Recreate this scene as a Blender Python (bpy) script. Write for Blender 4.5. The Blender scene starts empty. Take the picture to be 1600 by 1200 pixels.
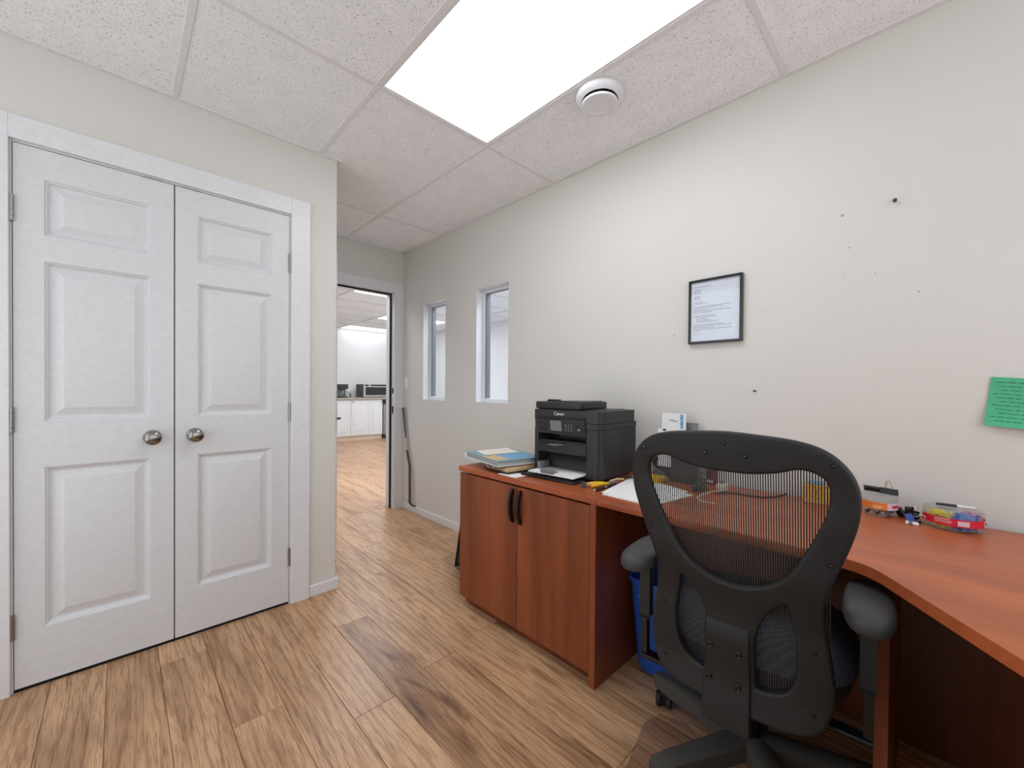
import bpy, bmesh, math, random
from mathutils import Vector, Matrix
random.seed(7)
S = bpy.context.scene
COL = S.collection
PI = math.pi

# ------------------------------------------------------------------ camera
CAM_H = 1.1528
cd = bpy.data.cameras.new('camera'); cam = bpy.data.objects.new('camera', cd); COL.objects.link(cam)
yaw, pitch, roll = (math.radians(v) for v in (46.0836, -0.549, 0.4738))
R0 = Matrix(((math.sin(yaw), -math.cos(yaw), 0), (math.cos(yaw), math.sin(yaw), 0), (0, 0, 1)))
RP = Matrix(((1, 0, 0), (0, math.cos(pitch), math.sin(pitch)), (0, -math.sin(pitch), math.cos(pitch))))
RR = Matrix(((math.cos(roll), 0, math.sin(roll)), (0, 1, 0), (-math.sin(roll), 0, math.cos(roll))))
M3 = RR @ RP @ R0
right, fwd, up = M3[0], M3[1], M3[2]
cam.matrix_world = Matrix(((right[0], up[0], -fwd[0], 0), (right[1], up[1], -fwd[1], 0), (right[2], up[2], -fwd[2], CAM_H), (0, 0, 0, 1)))
cd.sensor_width = 36; cd.lens = 635.353 * 36 / 1600; cd.shift_y = 12.02 / 1600; cd.clip_start = 0.02
S.camera = cam

# ------------------------------------------------------------------ world, exposure, lamp strengths
OFFICE_LAMP = 4.7
KITCHEN_LAMP = 14.0
SKY = 1.65
FILL_STRENGTH = 14.0
w = bpy.data.worlds.new('world'); S.world = w; w.use_nodes = True
w.node_tree.nodes['Background'].inputs[0].default_value = (0.93, 0.975, 1.03, 1)
w.node_tree.nodes['Background'].inputs[1].default_value = SKY
S.view_settings.view_transform = 'Standard'; S.view_settings.look = 'None'
S.view_settings.gamma = 1; S.view_settings.use_curve_mapping = False
S.view_settings.exposure = 0.1
S.cycles.max_bounces = 12; S.cycles.diffuse_bounces = 8; S.cycles.transparent_max_bounces = 16

# ------------------------------------------------------------------ materials
def srgb(r, g, b):
    f = lambda c: (c / 255 / 12.92) if c / 255 <= 0.04045 else ((c / 255 + 0.055) / 1.055) ** 2.4
    return (f(r), f(g), f(b), 1)
class Mat:
    def __init__(s, name, color=(0.8, 0.8, 0.8, 1), rough=0.5, metal=0, spec=0.5):
        s.m = bpy.data.materials.new(name); s.m.use_nodes = True
        s.t = s.m.node_tree; s.b = s.t.nodes['Principled BSDF']
        s.b.inputs['Base Color'].default_value = color; s.b.inputs['Roughness'].default_value = rough
        s.b.inputs['Metallic'].default_value = metal; s.b.inputs['Specular IOR Level'].default_value = spec
    def n(s, typ, **kw):
        nd = s.t.nodes.new(typ)
        for k, v in kw.items():
            if k.startswith('i_'): nd.inputs[k[2:].replace('_', ' ')].default_value = v
            else: setattr(nd, k, v)
        return nd
    def l(s, a, b): s.t.links.new(a, b)
    def coords(s, scale=(1, 1, 1), rnd=False, rot=(0, 0, 0)):
        tc = s.n('ShaderNodeTexCoord'); mp = s.n('ShaderNodeMapping')
        mp.inputs['Scale'].default_value = scale; mp.inputs['Rotation'].default_value = rot
        if rnd:
            oi = s.n('ShaderNodeObjectInfo'); ad = s.n('ShaderNodeVectorMath', operation='MULTIPLY_ADD')
            cx = s.n('ShaderNodeCombineXYZ')
            for k in range(3): s.l(oi.outputs['Random'], cx.inputs[k])
            s.l(cx.outputs[0], ad.inputs[0]); ad.inputs[1].default_value = (17, 23, 11); s.l(tc.outputs['Object'], ad.inputs[2])
            s.l(ad.outputs[0], mp.inputs['Vector'])
        else: s.l(tc.outputs['Object'], mp.inputs['Vector'])
        return mp.outputs[0]
    def noise(s, vec, scale, detail=3, rough=0.5, dist=0):
        n = s.n('ShaderNodeTexNoise'); n.inputs['Scale'].default_value = scale; n.inputs['Detail'].default_value = detail
        n.inputs['Roughness'].default_value = rough; n.inputs['Distortion'].default_value = dist
        s.l(vec, n.inputs['Vector']); return n.outputs['Fac']
    def ramp(s, fac, stops):
        r = s.n('ShaderNodeValToRGB'); e = r.color_ramp.elements
        while len(e) < len(stops): e.new(0.5)
        for el, (p, c) in zip(e, stops): el.position = p; el.color = c if len(c) == 4 else (*c, 1)
        s.l(fac, r.inputs[0]); return r.outputs[0]
    def mix(s, a, b, fac, mode='MIX'):
        x = s.n('ShaderNodeMix', data_type='RGBA', blend_type=mode)
        for src, sock in ((fac, x.inputs[0]), (a, x.inputs[6]), (b, x.inputs[7])):
            if hasattr(src, 'is_linked'): s.l(src, sock)
            else: sock.default_value = src
        return x.outputs[2]
    def bump(s, h, strength=0.2, dist=0.001):
        b = s.n('ShaderNodeBump'); b.inputs['Strength'].default_value = strength; b.inputs['Distance'].default_value = dist
        s.l(h, b.inputs['Height']); s.l(b.outputs[0], s.b.inputs['Normal'])
    def col(s, sock): s.l(sock, s.b.inputs['Base Color'])
def plain(name, rgb, rough=0.5, metal=0, spec=0.5, grain=0.0):
    m = Mat(name, srgb(*rgb), rough, metal, spec)
    v = m.coords(); f = m.noise(v, 60, 4)
    c = srgb(*rgb); k = 0.94
    m.col(m.ramp(f, [(0.3, (c[0] * k, c[1] * k, c[2] * k)), (0.7, c)]))
    if grain: m.bump(m.noise(v, 900, 2), grain, 0.0006)
    return m.m

def paint(name, rgb, rough=0.55, scuff=True):
    m = Mat(name, srgb(*rgb), rough, 0, 0.35); v = m.coords()
    c = srgb(*rgb); f = m.noise(v, 1.7, 4)
    col = m.ramp(f, [(0.3, tuple(x * 0.96 for x in c[:3])), (0.7, c[:3])])
    m.col(col); m.bump(m.noise(v, 420, 3), 0.12, 0.0006); return m.m
WALL = paint('greige_wall_paint', (219, 217, 211))
WHITEWALL = paint('white_wall_paint', (232, 231, 229))
TRIM = plain('white_trim_paint', (226, 227, 229), 0.35)
DOORM = plain('white_door_paint', (218, 219, 221), 0.38)
PALE_FLOOR = plain('pale_bounce_floor', (214, 215, 217), 0.6)  # unseen floor made pale so that its bounce light stays neutral
GAP_SHADE = plain('closet_shade_colour', (48, 42, 36), 0.9)  # dark colour stands in for the unlit inside of the closet

def tile_mat():
    m = Mat('mineral_fibre_ceiling_tile', srgb(205, 203, 200), 0.9, 0, 0.1); v = m.coords(rnd=True)
    n1 = m.noise(v, 170, 3, 0.55, 0.8); n2 = m.noise(v, 520, 2); n3 = m.noise(v, 12, 2)
    sp = m.ramp(n1, [(0.33, (0.22, 0.21, 0.20)), (0.405, (1, 1, 1))])
    sp2 = m.ramp(n2, [(0.34, (0.62, 0.61, 0.6)), (0.44, (1, 1, 1))])
    base = m.ramp(n3, [(0.3, srgb(241, 243, 243)), (0.7, srgb(247, 248, 248))])
    c = m.mix(base, sp, 0.7, 'MULTIPLY'); c = m.mix(c, sp2, 0.5, 'MULTIPLY'); m.col(c)
    m.bump(sp, 0.5, 0.0015); return m.m
TILE = tile_mat()
GRID = plain('white_grid_metal', (228, 227, 226), 0.5)
def emit(name, rgb, strength):
    m = Mat(name, (0.8, 0.8, 0.8, 1), 0.4)
    v = m.coords(); f = m.noise(v, 2.0, 2)
    m.b.inputs['Emission Color'].default_value = (*rgb, 1)
    m.l(m.ramp(f, [(0.3, tuple(0.97 * x for x in rgb)), (0.7, rgb)]), m.b.inputs['Emission Color'])
    m.b.inputs['Emission Strength'].default_value = strength; return m.m
LAMP = emit('office_diffuser', (0.94, 0.98, 1.05), OFFICE_LAMP)
KLAMP = emit('kitchen_diffuser', (0.93, 0.98, 1.07), KITCHEN_LAMP)

SLAMP = emit('soft_kitchen_diffuser', (0.93, 0.98, 1.07), 2.6)
FILL_LAMP = emit('fill_diffuser', (0.93, 0.98, 1.07), FILL_STRENGTH)  # for unseen panels added to lift the window view and the passage
def floor_mat():
    m = Mat('oak_laminate_floor', (0.4, 0.25, 0.14, 1), 0.33, 0, 0.5)
    v = m.coords((1, 1, 1), rnd=True)
    def sc(x, y):
        mp = m.n('ShaderNodeMapping'); mp.inputs['Scale'].default_value = (x, y, 1); m.l(v, mp.inputs['Vector']); return mp.outputs[0]
    fine = m.noise(sc(90, 3.5), 3, 5, 0.6, 0.4)
    # cathedral figure
    wv = m.n('ShaderNodeTexWave', wave_type='BANDS', bands_direction='X'); m.l(sc(1, 0.09), wv.inputs['Vector'])
    wv.inputs['Scale'].default_value = 9; wv.inputs['Distortion'].default_value = 15; wv.inputs['Detail'].default_value = 4; wv.inputs['Detail Scale'].default_value = 1.1; wv.inputs['Detail Roughness'].default_value = 0.62
    big = m.noise(sc(7, 1.1), 1.3, 3, 0.5, 0.8)
    oi = m.n('ShaderNodeObjectInfo')
    base = m.ramp(oi.outputs['Random'], [(0, srgb(190, 152, 116)), (0.35, srgb(202, 164, 127)), (0.65, srgb(195, 157, 121)), (1, srgb(208, 171, 134))])
    c = m.mix(base, m.ramp(big, [(0.3, (0.62, 0.55, 0.50)), (0.5, (0.95, 0.93, 0.92)), (0.7, (1.1, 1.08, 1.05))]), 0.9, 'MULTIPLY')
    c = m.mix(c, m.ramp(wv.outputs['Fac'], [(0.08, (0.62, 0.52, 0.44)), (0.30, (1, 1, 1))]), 0.6, 'MULTIPLY')
    c = m.mix(c, m.ramp(fine, [(0.34, (0.50, 0.41, 0.33)), (0.5, (1, 1, 1)), (0.75, (1.1, 1.08, 1.05))]), 0.85, 'MULTIPLY')
    kn = m.noise(sc(9, 2.2), 1.0, 3, 0.5, 0.6)
    c = m.mix(c, m.ramp(kn, [(0.26, (0.36, 0.27, 0.2)), (0.36, (1, 1, 1))]), 0.85, 'MULTIPLY')
    m.col(c); m.bump(fine, 0.08, 0.0005)
    m.l(m.ramp(fine, [(0.2, (0.42,) * 3), (0.8, (0.30,) * 3)]), m.b.inputs['Roughness'])
    return m.m
FLOOR = floor_mat()
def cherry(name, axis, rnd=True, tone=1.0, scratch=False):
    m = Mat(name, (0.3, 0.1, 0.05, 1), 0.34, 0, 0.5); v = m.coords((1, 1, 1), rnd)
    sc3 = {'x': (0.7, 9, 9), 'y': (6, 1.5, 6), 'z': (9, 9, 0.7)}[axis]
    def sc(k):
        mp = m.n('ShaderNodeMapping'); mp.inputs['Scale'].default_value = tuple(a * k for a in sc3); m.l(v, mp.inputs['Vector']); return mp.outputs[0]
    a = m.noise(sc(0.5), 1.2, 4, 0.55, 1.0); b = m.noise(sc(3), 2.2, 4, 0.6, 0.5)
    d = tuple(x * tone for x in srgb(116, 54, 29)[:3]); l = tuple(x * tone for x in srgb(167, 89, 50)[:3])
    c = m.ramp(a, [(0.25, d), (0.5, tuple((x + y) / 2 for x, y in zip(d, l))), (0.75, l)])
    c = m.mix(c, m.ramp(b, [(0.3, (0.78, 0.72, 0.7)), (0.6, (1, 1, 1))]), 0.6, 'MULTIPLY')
    if scratch:
        tc = m.n('ShaderNodeTexCoord'); mp = m.n('ShaderNodeMapping'); m.l(tc.outputs['Object'], mp.inputs[0])
        mp.inputs['Rotation'].default_value = (math.radians(35), 0, 0); mp.inputs['Scale'].default_value = (1, 60, 7)
        s1 = m.noise(mp.outputs[0], 2.2, 3, 0.6, 0.3); s2 = m.noise(tc.outputs['Object'], 7, 2)
        k = m.mix((0, 0, 0, 1), m.ramp(s1, [(0.66, (0, 0, 0)), (0.70, (1, 1, 1))]), m.ramp(s2, [(0.5, (0, 0, 0)), (0.62, (1, 1, 1))]))
        c = m.mix(c, srgb(188, 130, 104), m.mix((0, 0, 0, 1), k, 0.6))
    m.col(c); return m.m
CH_LIT = cherry('cherry_laminate_lit_top', 'y', tone=1.58); CH_Z = cherry('cherry_laminate_upright', 'z', tone=0.85)  # desk and cabinet tops lightened in colour to imitate lamp light on them
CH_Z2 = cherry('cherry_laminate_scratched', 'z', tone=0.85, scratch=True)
CH_SHADE = cherry('cherry_laminate_shaded', 'z', tone=0.55)  # same laminate darkened in colour for panels lying in shade
BLACK = plain('black_textured_plastic', (27, 27, 28), 0.55, grain=0.15)
BLACKP = plain('black_printer_plastic', (36, 36, 37), 0.42, grain=0.08)
BLACKG = plain('black_gloss_plastic', (20, 20, 21), 0.2)
PANEL = plain('dark_grey_control_panel', (44, 44, 46), 0.35)
GREYP = plain('grey_plastic', (120, 121, 122), 0.45)
ARM = plain('dark_grey_armrest_foam', (62, 62, 63), 0.55, grain=0.2)
SCREEN = plain('grey_lcd_screen', (128, 130, 132), 0.25)
RUBBER = plain('black_rubber', (30, 30, 30), 0.8)
STEEL = plain('brushed_steel', (158, 157, 155), 0.32, 1.0)
NICKEL = plain('satin_nickel', (150, 147, 143), 0.22, 1.0)
CHROME = plain('bright_wire', (228, 228, 228), 0.3, 0.85)
DUSTY = plain('dusty_black_plastic', (72, 70, 66), 0.7)
PAPER = plain('white_paper', (238, 238, 238), 0.8)
CREAM = plain('cream_paper', (228, 222, 206), 0.8)
MANILA = plain('manila_card', (206, 180, 136), 0.8)
TEAL = plain('teal_cover', (120, 162, 168), 0.5)
SCUFF = plain('chipped_plaster', (168, 165, 160), 0.9)
INK = plain('grey_print', (120, 122, 128), 0.9)
DKINK = plain('dark_ink', (40, 42, 46), 0.9)
GINK = plain('green_ink', (28, 92, 66), 0.9)
GREEN = plain('green_note_paper', (84, 186, 142), 0.85)
BLUEBIN = plain('blue_bin_plastic', (40, 82, 172), 0.42)
YEL = plain('yellow_plastic', (236, 184, 30), 0.4)
YCLIP = plain('yellow_vinyl', (232, 220, 40), 0.35); BCLIP = plain('blue_vinyl', (30, 100, 200), 0.35); PCLIP = plain('pink_vinyl', (226, 130, 160), 0.35)
RED = plain('red_label', (212, 22, 48), 0.45); ORANGE = plain('orange_label', (226, 128, 46), 0.5); PINKL = plain('pink_label', (224, 196, 204), 0.5)
BLUEC = plain('blue_clip_steel', (24, 60, 150), 0.35); BLKC = plain('black_clip_steel', (32, 32, 33), 0.4)
STICKBROWN = plain('brown_stick_wrap', (92, 74, 62), 0.6); STICKGREY = plain('grey_stick_shaft', (96, 92, 86), 0.45); TAPE = plain('pale_tape', (196, 192, 184), 0.6)
COUNTER = plain('speckled_counter', (176, 168, 152), 0.35)
KWHITE = plain('white_thermofoil', (226, 226, 226), 0.4)
TOEK = plain('pale_wood_kick', (216, 196, 172), 0.5)
DARKGLASS = plain('dark_oven_glass', (34, 35, 36), 0.12)
SILVER = plain('silver_plastic', (186, 186, 186), 0.35, 0.6)
BLUEST = plain('blue_print', (110, 165, 205), 0.7)
REDBOX = plain('maroon_card', (110, 50, 44), 0.7)
def cork():
    m = Mat('yellow_speckled_card', srgb(214, 160, 60), 0.8); v = m.coords(); f = m.noise(v, 220, 4)
    m.col(m.ramp(f, [(0.35, srgb(150, 100, 30)), (0.5, srgb(214, 158, 60)), (0.7, srgb(236, 190, 90))])); return m.m
CORK = cork()
def seatm():
    m = Mat('blue_black_mesh_fabric', srgb(44, 50, 60), 0.8); v = m.coords()
    wv = m.n('ShaderNodeTexWave', wave_type='BANDS', bands_direction='Y'); m.l(v, wv.inputs['Vector']); wv.inputs['Scale'].default_value = 70; wv.inputs['Distortion'].default_value = 0.25
    m.col(m.ramp(wv.outputs['Fac'], [(0.2, srgb(36, 41, 50)), (0.8, srgb(66, 76, 92))]))
    wz = m.n('ShaderNodeTexWave', wave_type='BANDS', bands_direction='Z'); m.l(v, wz.inputs['Vector']); wz.inputs['Scale'].default_value = 60
    m.bump(wv.outputs['Fac'], 0.4, 0.001); return m.m
SEATM = seatm()
STRAND = plain('dark_mesh_thread', (52, 50, 48), 0.6)
def clear(name, rgb=(0.95, 0.97, 1.0), mixf=0.14, rough=0.05):
    m = bpy.data.materials.new(name); m.use_nodes = True; t = m.node_tree; out = t.nodes['Material Output']; t.nodes.remove(t.nodes['Principled BSDF'])
    tr = t.nodes.new('ShaderNodeBsdfTransparent'); tr.inputs[0].default_value = (*rgb, 1); gl = t.nodes.new('ShaderNodeBsdfGlossy'); gl.inputs['Roughness'].default_value = rough
    lw = t.nodes.new('ShaderNodeLayerWeight'); lw.inputs[0].default_value = 0.5; pw = t.nodes.new('ShaderNodeMath'); pw.operation = 'POWER'; t.links.new(lw.outputs['Facing'], pw.inputs[0]); pw.inputs[1].default_value = 4.0; fr = t.nodes.new('ShaderNodeMath'); fr.operation = 'MULTIPLY_ADD'; t.links.new(pw.outputs[0], fr.inputs[0]); fr.inputs[1].default_value = 0.3; fr.inputs[2].default_value = 0.03
    tc = t.nodes.new('ShaderNodeTexCoord'); nz = t.nodes.new('ShaderNodeTexNoise'); nz.inputs['Scale'].default_value = 3; t.links.new(tc.outputs['Object'], nz.inputs['Vector'])
    ad = t.nodes.new('ShaderNodeMath'); ad.operation = 'MULTIPLY_ADD'; t.links.new(nz.outputs['Fac'], ad.inputs[0]); ad.inputs[1].default_value = mixf * 0.3; t.links.new(fr.outputs[0], ad.inputs[2])
    mx = t.nodes.new('ShaderNodeMixShader'); t.links.new(ad.outputs[0], mx.inputs[0]); t.links.new(tr.outputs[0], mx.inputs[1]); t.links.new(gl.outputs[0], mx.inputs[2]); t.links.new(mx.outputs[0], out.inputs[0])
    return m
GLASS = clear('window_glass'); CLEAR = clear('clear_plastic', (0.97, 0.98, 0.98), 0.06, 0.06)
SMOKY = clear('smoky_clear_sheet', (0.93, 0.91, 0.89), 0.2, 0.35)

# ------------------------------------------------------------------ mesh helpers
WM = {}
class B:
    def __init__(s): s.bm = bmesh.new()
    def _bev(s, verts, bev, seg):
        if bev:
            ed = {e for v in verts for e in v.link_edges}
            bmesh.ops.bevel(s.bm, geom=list(ed), offset=bev, segments=seg, profile=0.5, affect='EDGES')
    def box(s, x0, x1, y0, y1, z0, z1, bev=0, seg=1):
        r = bmesh.ops.create_cube(s.bm, size=1); vs = r['verts']
        for v in vs: v.co = Vector(((x0 + x1) / 2 + v.co.x * (x1 - x0), (y0 + y1) / 2 + v.co.y * (y1 - y0), (z0 + z1) / 2 + v.co.z * (z1 - z0)))
        s._bev(vs, bev, seg); return s
    def obox(s, c, ax, ay, az, bev=0, seg=1):
        # oriented box: centre, three half vectors
        r = bmesh.ops.create_cube(s.bm, size=2); vs = r['verts']; c, ax, ay, az = map(Vector, (c, ax, ay, az))
        for v in vs: v.co = c + ax * v.co.x + ay * v.co.y + az * v.co.z
        s._bev(vs, bev, seg); return s
    def cyl(s, p0, p1, r0, r1=None, n=20, caps=True):
        p0, p1 = Vector(p0), Vector(p1); r1 = r0 if r1 is None else r1
        d = (p1 - p0).normalized(); a = d.orthogonal().normalized(); b = d.cross(a)
        A = [s.bm.verts.new(p0 + (a * math.cos(2 * PI * i / n) + b * math.sin(2 * PI * i / n)) * r0) for i in range(n)]
        C = [s.bm.verts.new(p1 + (a * math.cos(2 * PI * i / n) + b * math.sin(2 * PI * i / n)) * r1) for i in range(n)]
        for i in range(n): s.bm.faces.new((A[i], A[(i + 1) % n], C[(i + 1) % n], C[i]))
        if caps: s.bm.faces.new(A[::-1]); s.bm.faces.new(C)
        return s
    def tube(s, pts, r, n=8, closed=False):
        P = [Vector(p) for p in pts]; m = len(P); rings = []
        rr = r if hasattr(r, '__len__') else [r] * m
        prev = None
        for i in range(m):
            t = (P[(i + 1) % m] - P[i - 1]) if closed else (P[min(i + 1, m - 1)] - P[max(i - 1, 0)])
            t.normalize()
            a = t.orthogonal().normalized() if prev is None else (prev - t * prev.dot(t)).normalized()
            prev = a; b = t.cross(a)
            rings.append([s.bm.verts.new(P[i] + (a * math.cos(2 * PI * k / n) + b * math.sin(2 * PI * k / n)) * rr[i]) for k in range(n)])
        for i in range(m if closed else m - 1):
            A, C = rings[i], rings[(i + 1) % m]
            for k in range(n): s.bm.faces.new((A[k], A[(k + 1) % n], C[(k + 1) % n], C[k]))
        if not closed: s.bm.faces.new(rings[0][::-1]); s.bm.faces.new(rings[-1])
        return s
    def lathe(s, prof, o=(0, 0, 0), axis=(0, 0, 1), n=32):
        o = Vector(o); d = Vector(axis).normalized(); a = d.orthogonal().normalized(); b = d.cross(a); rings = []
        for r, h in prof:
            if r < 1e-6: rings.append([s.bm.verts.new(o + d * h)])
            else: rings.append([s.bm.verts.new(o + d * h + (a * math.cos(2 * PI * i / n) + b * math.sin(2 * PI * i / n)) * r) for i in range(n)])
        for A, C in zip(rings, rings[1:]):
            for i in range(n):
                q = [A[i % len(A)], A[(i + 1) % len(A)], C[(i + 1) % len(C)], C[i % len(C)]]
                q = list(dict.fromkeys(q))
                if len(q) > 2: s.bm.faces.new(q)
        return s
    def prism(s, pts, f0, f1):
        # pts 2D polygon, f0/f1 map (a,b) to 3D
        A = [s.bm.verts.new(f0(*p)) for p in pts]; C = [s.bm.verts.new(f1(*p)) for p in pts]; n = len(pts)
        s.bm.faces.new(A[::-1]); s.bm.faces.new(C)
        for i in range(n): s.bm.faces.new((A[i], A[(i + 1) % n], C[(i + 1) % n], C[i]))
        return s
    def flat(s, pts, z0, z1): return s.prism(pts, lambda a, b: (a, b, z0), lambda a, b: (a, b, z1))
    def grid(s, f, nu, nv):
        V = [[s.bm.verts.new(f(i / nu, j / nv)) for j in range(nv + 1)] for i in range(nu + 1)]
        for i in range(nu):
            for j in range(nv): s.bm.faces.new((V[i][j], V[i + 1][j], V[i + 1][j + 1], V[i][j + 1]))
        return s
    def solidify(s, t):
        bmesh.ops.recalc_face_normals(s.bm, faces=s.bm.faces); bmesh.ops.solidify(s.bm, geom=s.bm.faces[:], thickness=t); return s
    def build(s, name, mat, parent=None, local=False, sharp=35, kind=None, label=None):
        bm = s.bm; bmesh.ops.recalc_face_normals(bm, faces=bm.faces)
        if parent is not None and not local:
            bmesh.ops.transform(bm, matrix=WM[parent.name].inverted(), verts=bm.verts)
        for f in bm.faces: f.smooth = True
        for e in bm.edges:
            if len(e.link_faces) == 2 and e.calc_face_angle(0) > math.radians(sharp): e.smooth = False
        me = bpy.data.meshes.new(name); bm.to_mesh(me); bm.free(); me.materials.append(mat)
        o = bpy.data.objects.new(name, me); COL.objects.link(o)
        if parent is not None: o.parent = parent; WM[o.name] = WM[parent.name].copy()
        else: WM[o.name] = Matrix()
        if kind: o['kind'] = kind
        if label: o['label'] = label
        return o
def thing(name, label, cat, loc=(0, 0, 0), rz=0, group=None, kind=None):
    o = bpy.data.objects.new(name, None); COL.objects.link(o); o.location = loc; o.rotation_euler = (0, 0, rz); o.empty_display_size = 0.05
    WM[o.name] = Matrix.Translation(loc) @ Matrix.Rotation(rz, 4, 'Z')
    o['label'] = label; o['category'] = cat
    if group: o['group'] = group
    if kind: o['kind'] = kind
    return o
def tag(o, label, cat, group=None, kind=None):
    o['label'] = label; o['category'] = cat
    if group: o['group'] = group
    if kind: o['kind'] = kind
    return o
def struct(name, label, cat): return thing(name, label, cat, kind='structure')
def dup(o, loc, rot=None, label=None, group=None):
    c = o.copy(); COL.objects.link(c); c.location = loc
    if rot is not None: c.rotation_euler = rot
    if label: c['label'] = label
    if group: c['group'] = group
    for ch in list(o.children):
        d = ch.copy(); COL.objects.link(d); d.parent = c
        for g in list(ch.children):
            e = g.copy(); COL.objects.link(e); e.parent = d
    return c
def text_part(name, body, size, mat, parent, origin, ax, ay, depth=0.0006):
    cu = bpy.data.curves.new(name, 'FONT'); cu.body = body; cu.size = size; cu.extrude = depth; cu.align_x = 'CENTER'; cu.align_y = 'CENTER'
    tmp = bpy.data.objects.new('tmp', cu); COL.objects.link(tmp); dg = bpy.context.evaluated_depsgraph_get()
    me = bpy.data.meshes.new_from_object(tmp.evaluated_get(dg)); bpy.data.objects.remove(tmp); bpy.data.curves.remove(cu)
    ax, ay, o = Vector(ax), Vector(ay), Vector(origin); nz = ax.cross(ay); bm = bmesh.new(); bm.from_mesh(me); bpy.data.meshes.remove(me)
    for v in bm.verts: v.co = o + ax * v.co.x + ay * v.co.y + nz * v.co.z
    b = B(); b.bm.free(); b.bm = bm; return b.build(name, mat, parent)

# ------------------------------------------------------------------ room dimensions
C = 2.4235; WB = 1.946; YB = 3.536; YC = 2.358; XC = 0.882; XL = -1.06; YN = -1.1; WT = 0.125
KX = 5.3; KY = 9.16; KC = 2.44

# floor: slab with planks laid along Y
fl = struct('floor', 'brown oak laminate floor of long planks running to the doorway', 'floor')
B().box(XL - 0.1, KX + 0.1, YN - 0.1, KY + 0.1, -0.06, -0.0105).build('subfloor', PALE_FLOOR, fl)
LW, LL = 0.1556, 1.342; meshes = {}
def plank(x0, x1, y0, y1):
    key = (round(x1 - x0, 4), round(y1 - y0, 4))
    hx, hy = (x1 - x0) / 2 - 0.0006, (y1 - y0) / 2 - 0.0006
    if key not in meshes:
        b = B(); v = [(-hx, -hy, 0), (hx, -hy, 0), (hx, hy, 0), (-hx, hy, 0)]
        e = 0.0012
        lo = [b.bm.verts.new((x, y, -0.0105)) for x, y, z in v]; mid = [b.bm.verts.new((x, y, -e)) for x, y, z in v]
        hi = [b.bm.verts.new((x - math.copysign(e, x), y - math.copysign(e, y), 0)) for x, y, z in v]
        for A, D in ((lo, mid), (mid, hi)):
            for i in range(4): b.bm.faces.new((A[i], A[(i + 1) % 4], D[(i + 1) % 4], D[i]))
        b.bm.faces.new(hi); o = b.build('plank', FLOOR, fl, sharp=20); meshes[key] = o.data
    else:
        o = bpy.data.objects.new('plank', meshes[key]); COL.objects.link(o); o.parent = fl
    o.location = ((x0 + x1) / 2, (y0 + y1) / 2, 0)
joints = {0: 1.38, 1: 1.966, 2: 1.437, 3: 1.995, 4: 1.486, 5: 1.70, -1: 1.02, -2: 1.62, -3: 0.85, -4: 1.45, -5: 1.12}
lane0 = 0.583
for k in range(-11, 25):
    x0 = lane0 + k * LW; x1 = x0 + LW
    if k <= 8: lo, hi = YN, (YB + 0.06 if x1 > XC else YC + 0.004)
    else: lo, hi = None, None
    segs = []
    if lo is not None:
        X0, X1 = max(x0, XL), min(x1, WB + 0.01)
        if X1 - X0 > 0.02: segs.append((X0, X1, lo, hi))
    if k >= 2:  # beyond the doorway, a widening wedge towards the kitchen units
        ya = max(YB + 0.06, (x0 - 0.35) * 2.0) if k > 8 else YB + 0.06
        yb = min(8.6, 8.6 if x0 > 2.4 else (x1 + 0.25) * 3.4)
        if yb - ya > 0.2: segs.append((x0, x1, ya, yb))
    for X0, X1, lo, hi in segs:
        j = joints.get(k, 0.9 + random.random() * 1.1); y = j - LL * math.ceil((j - lo) / LL)
        while y < hi:
            a, b_ = max(y, lo), min(y + LL, hi)
            if b_ - a > 0.02: plank(X0, X1, a, b_)
            y += LL
# ceiling of the office
ce = struct('ceiling', 'white suspended ceiling of speckled mineral tiles in a metal grid', 'ceiling')
B().box(XL, WB, YN, YB, C + 0.05, C + 0.09).build('slab', GRID, ce)
GX = [1.3941 - 0.61 * i for i in range(5)][::-1]; GY = [1.651 + 1.22 * i for i in range(-2, 2)]
xb = [XL] + [x for x in GX if x > XL + 0.05] + [WB]; yb_ = [YN] + [y for y in GY if YN + 0.05 < y < YB] + [YB]
LX0, LX1, LY0, LY1 = 1.3941 - 0.61, 1.3941, 0.431, 1.651
for x0, x1 in zip(xb, xb[1:]):
    for y0, y1 in zip(yb_, yb_[1:]):
        if abs(y0 - LY0) < 0.01 and abs(x0 - LX0) < 0.01: continue
        b = B().box(x0 + 0.004 - (x0 + x1) / 2, x1 - 0.004 - (x0 + x1) / 2, y0 + 0.004 - (y0 + y1) / 2, y1 - 0.004 - (y0 + y1) / 2, 0.003, 0.016)
        if x1 <= XC + 0.05 and y0 > YC: b.bm.free(); continue
        o = b.build('ceiling_tile', TILE, ce, local=True); o.location = ((x0 + x1) / 2, (y0 + y1) / 2, C)
for x in xb[1:-1]: B().box(x - 0.012, x + 0.012, YN, YB, C - 0.001, C + 0.012, 0.0015).build('grid_bar', GRID, ce)
for y in yb_[1:-1]: B().box(XL, WB, y - 0.012, y + 0.012, C - 0.0005, C + 0.012, 0.0015).build('grid_bar', GRID, ce)
for a in ((WB - 0.022, WB, YN, YB), (XC, XC + 0.022, YC, YB), (XL, XC + 0.022, YC - 0.022, YC), (XC, WB, YB - 0.022, YB)):
    B().box(*a, C - 0.0022, C + 0.004).build('wall_angle', GRID, ce)

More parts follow.
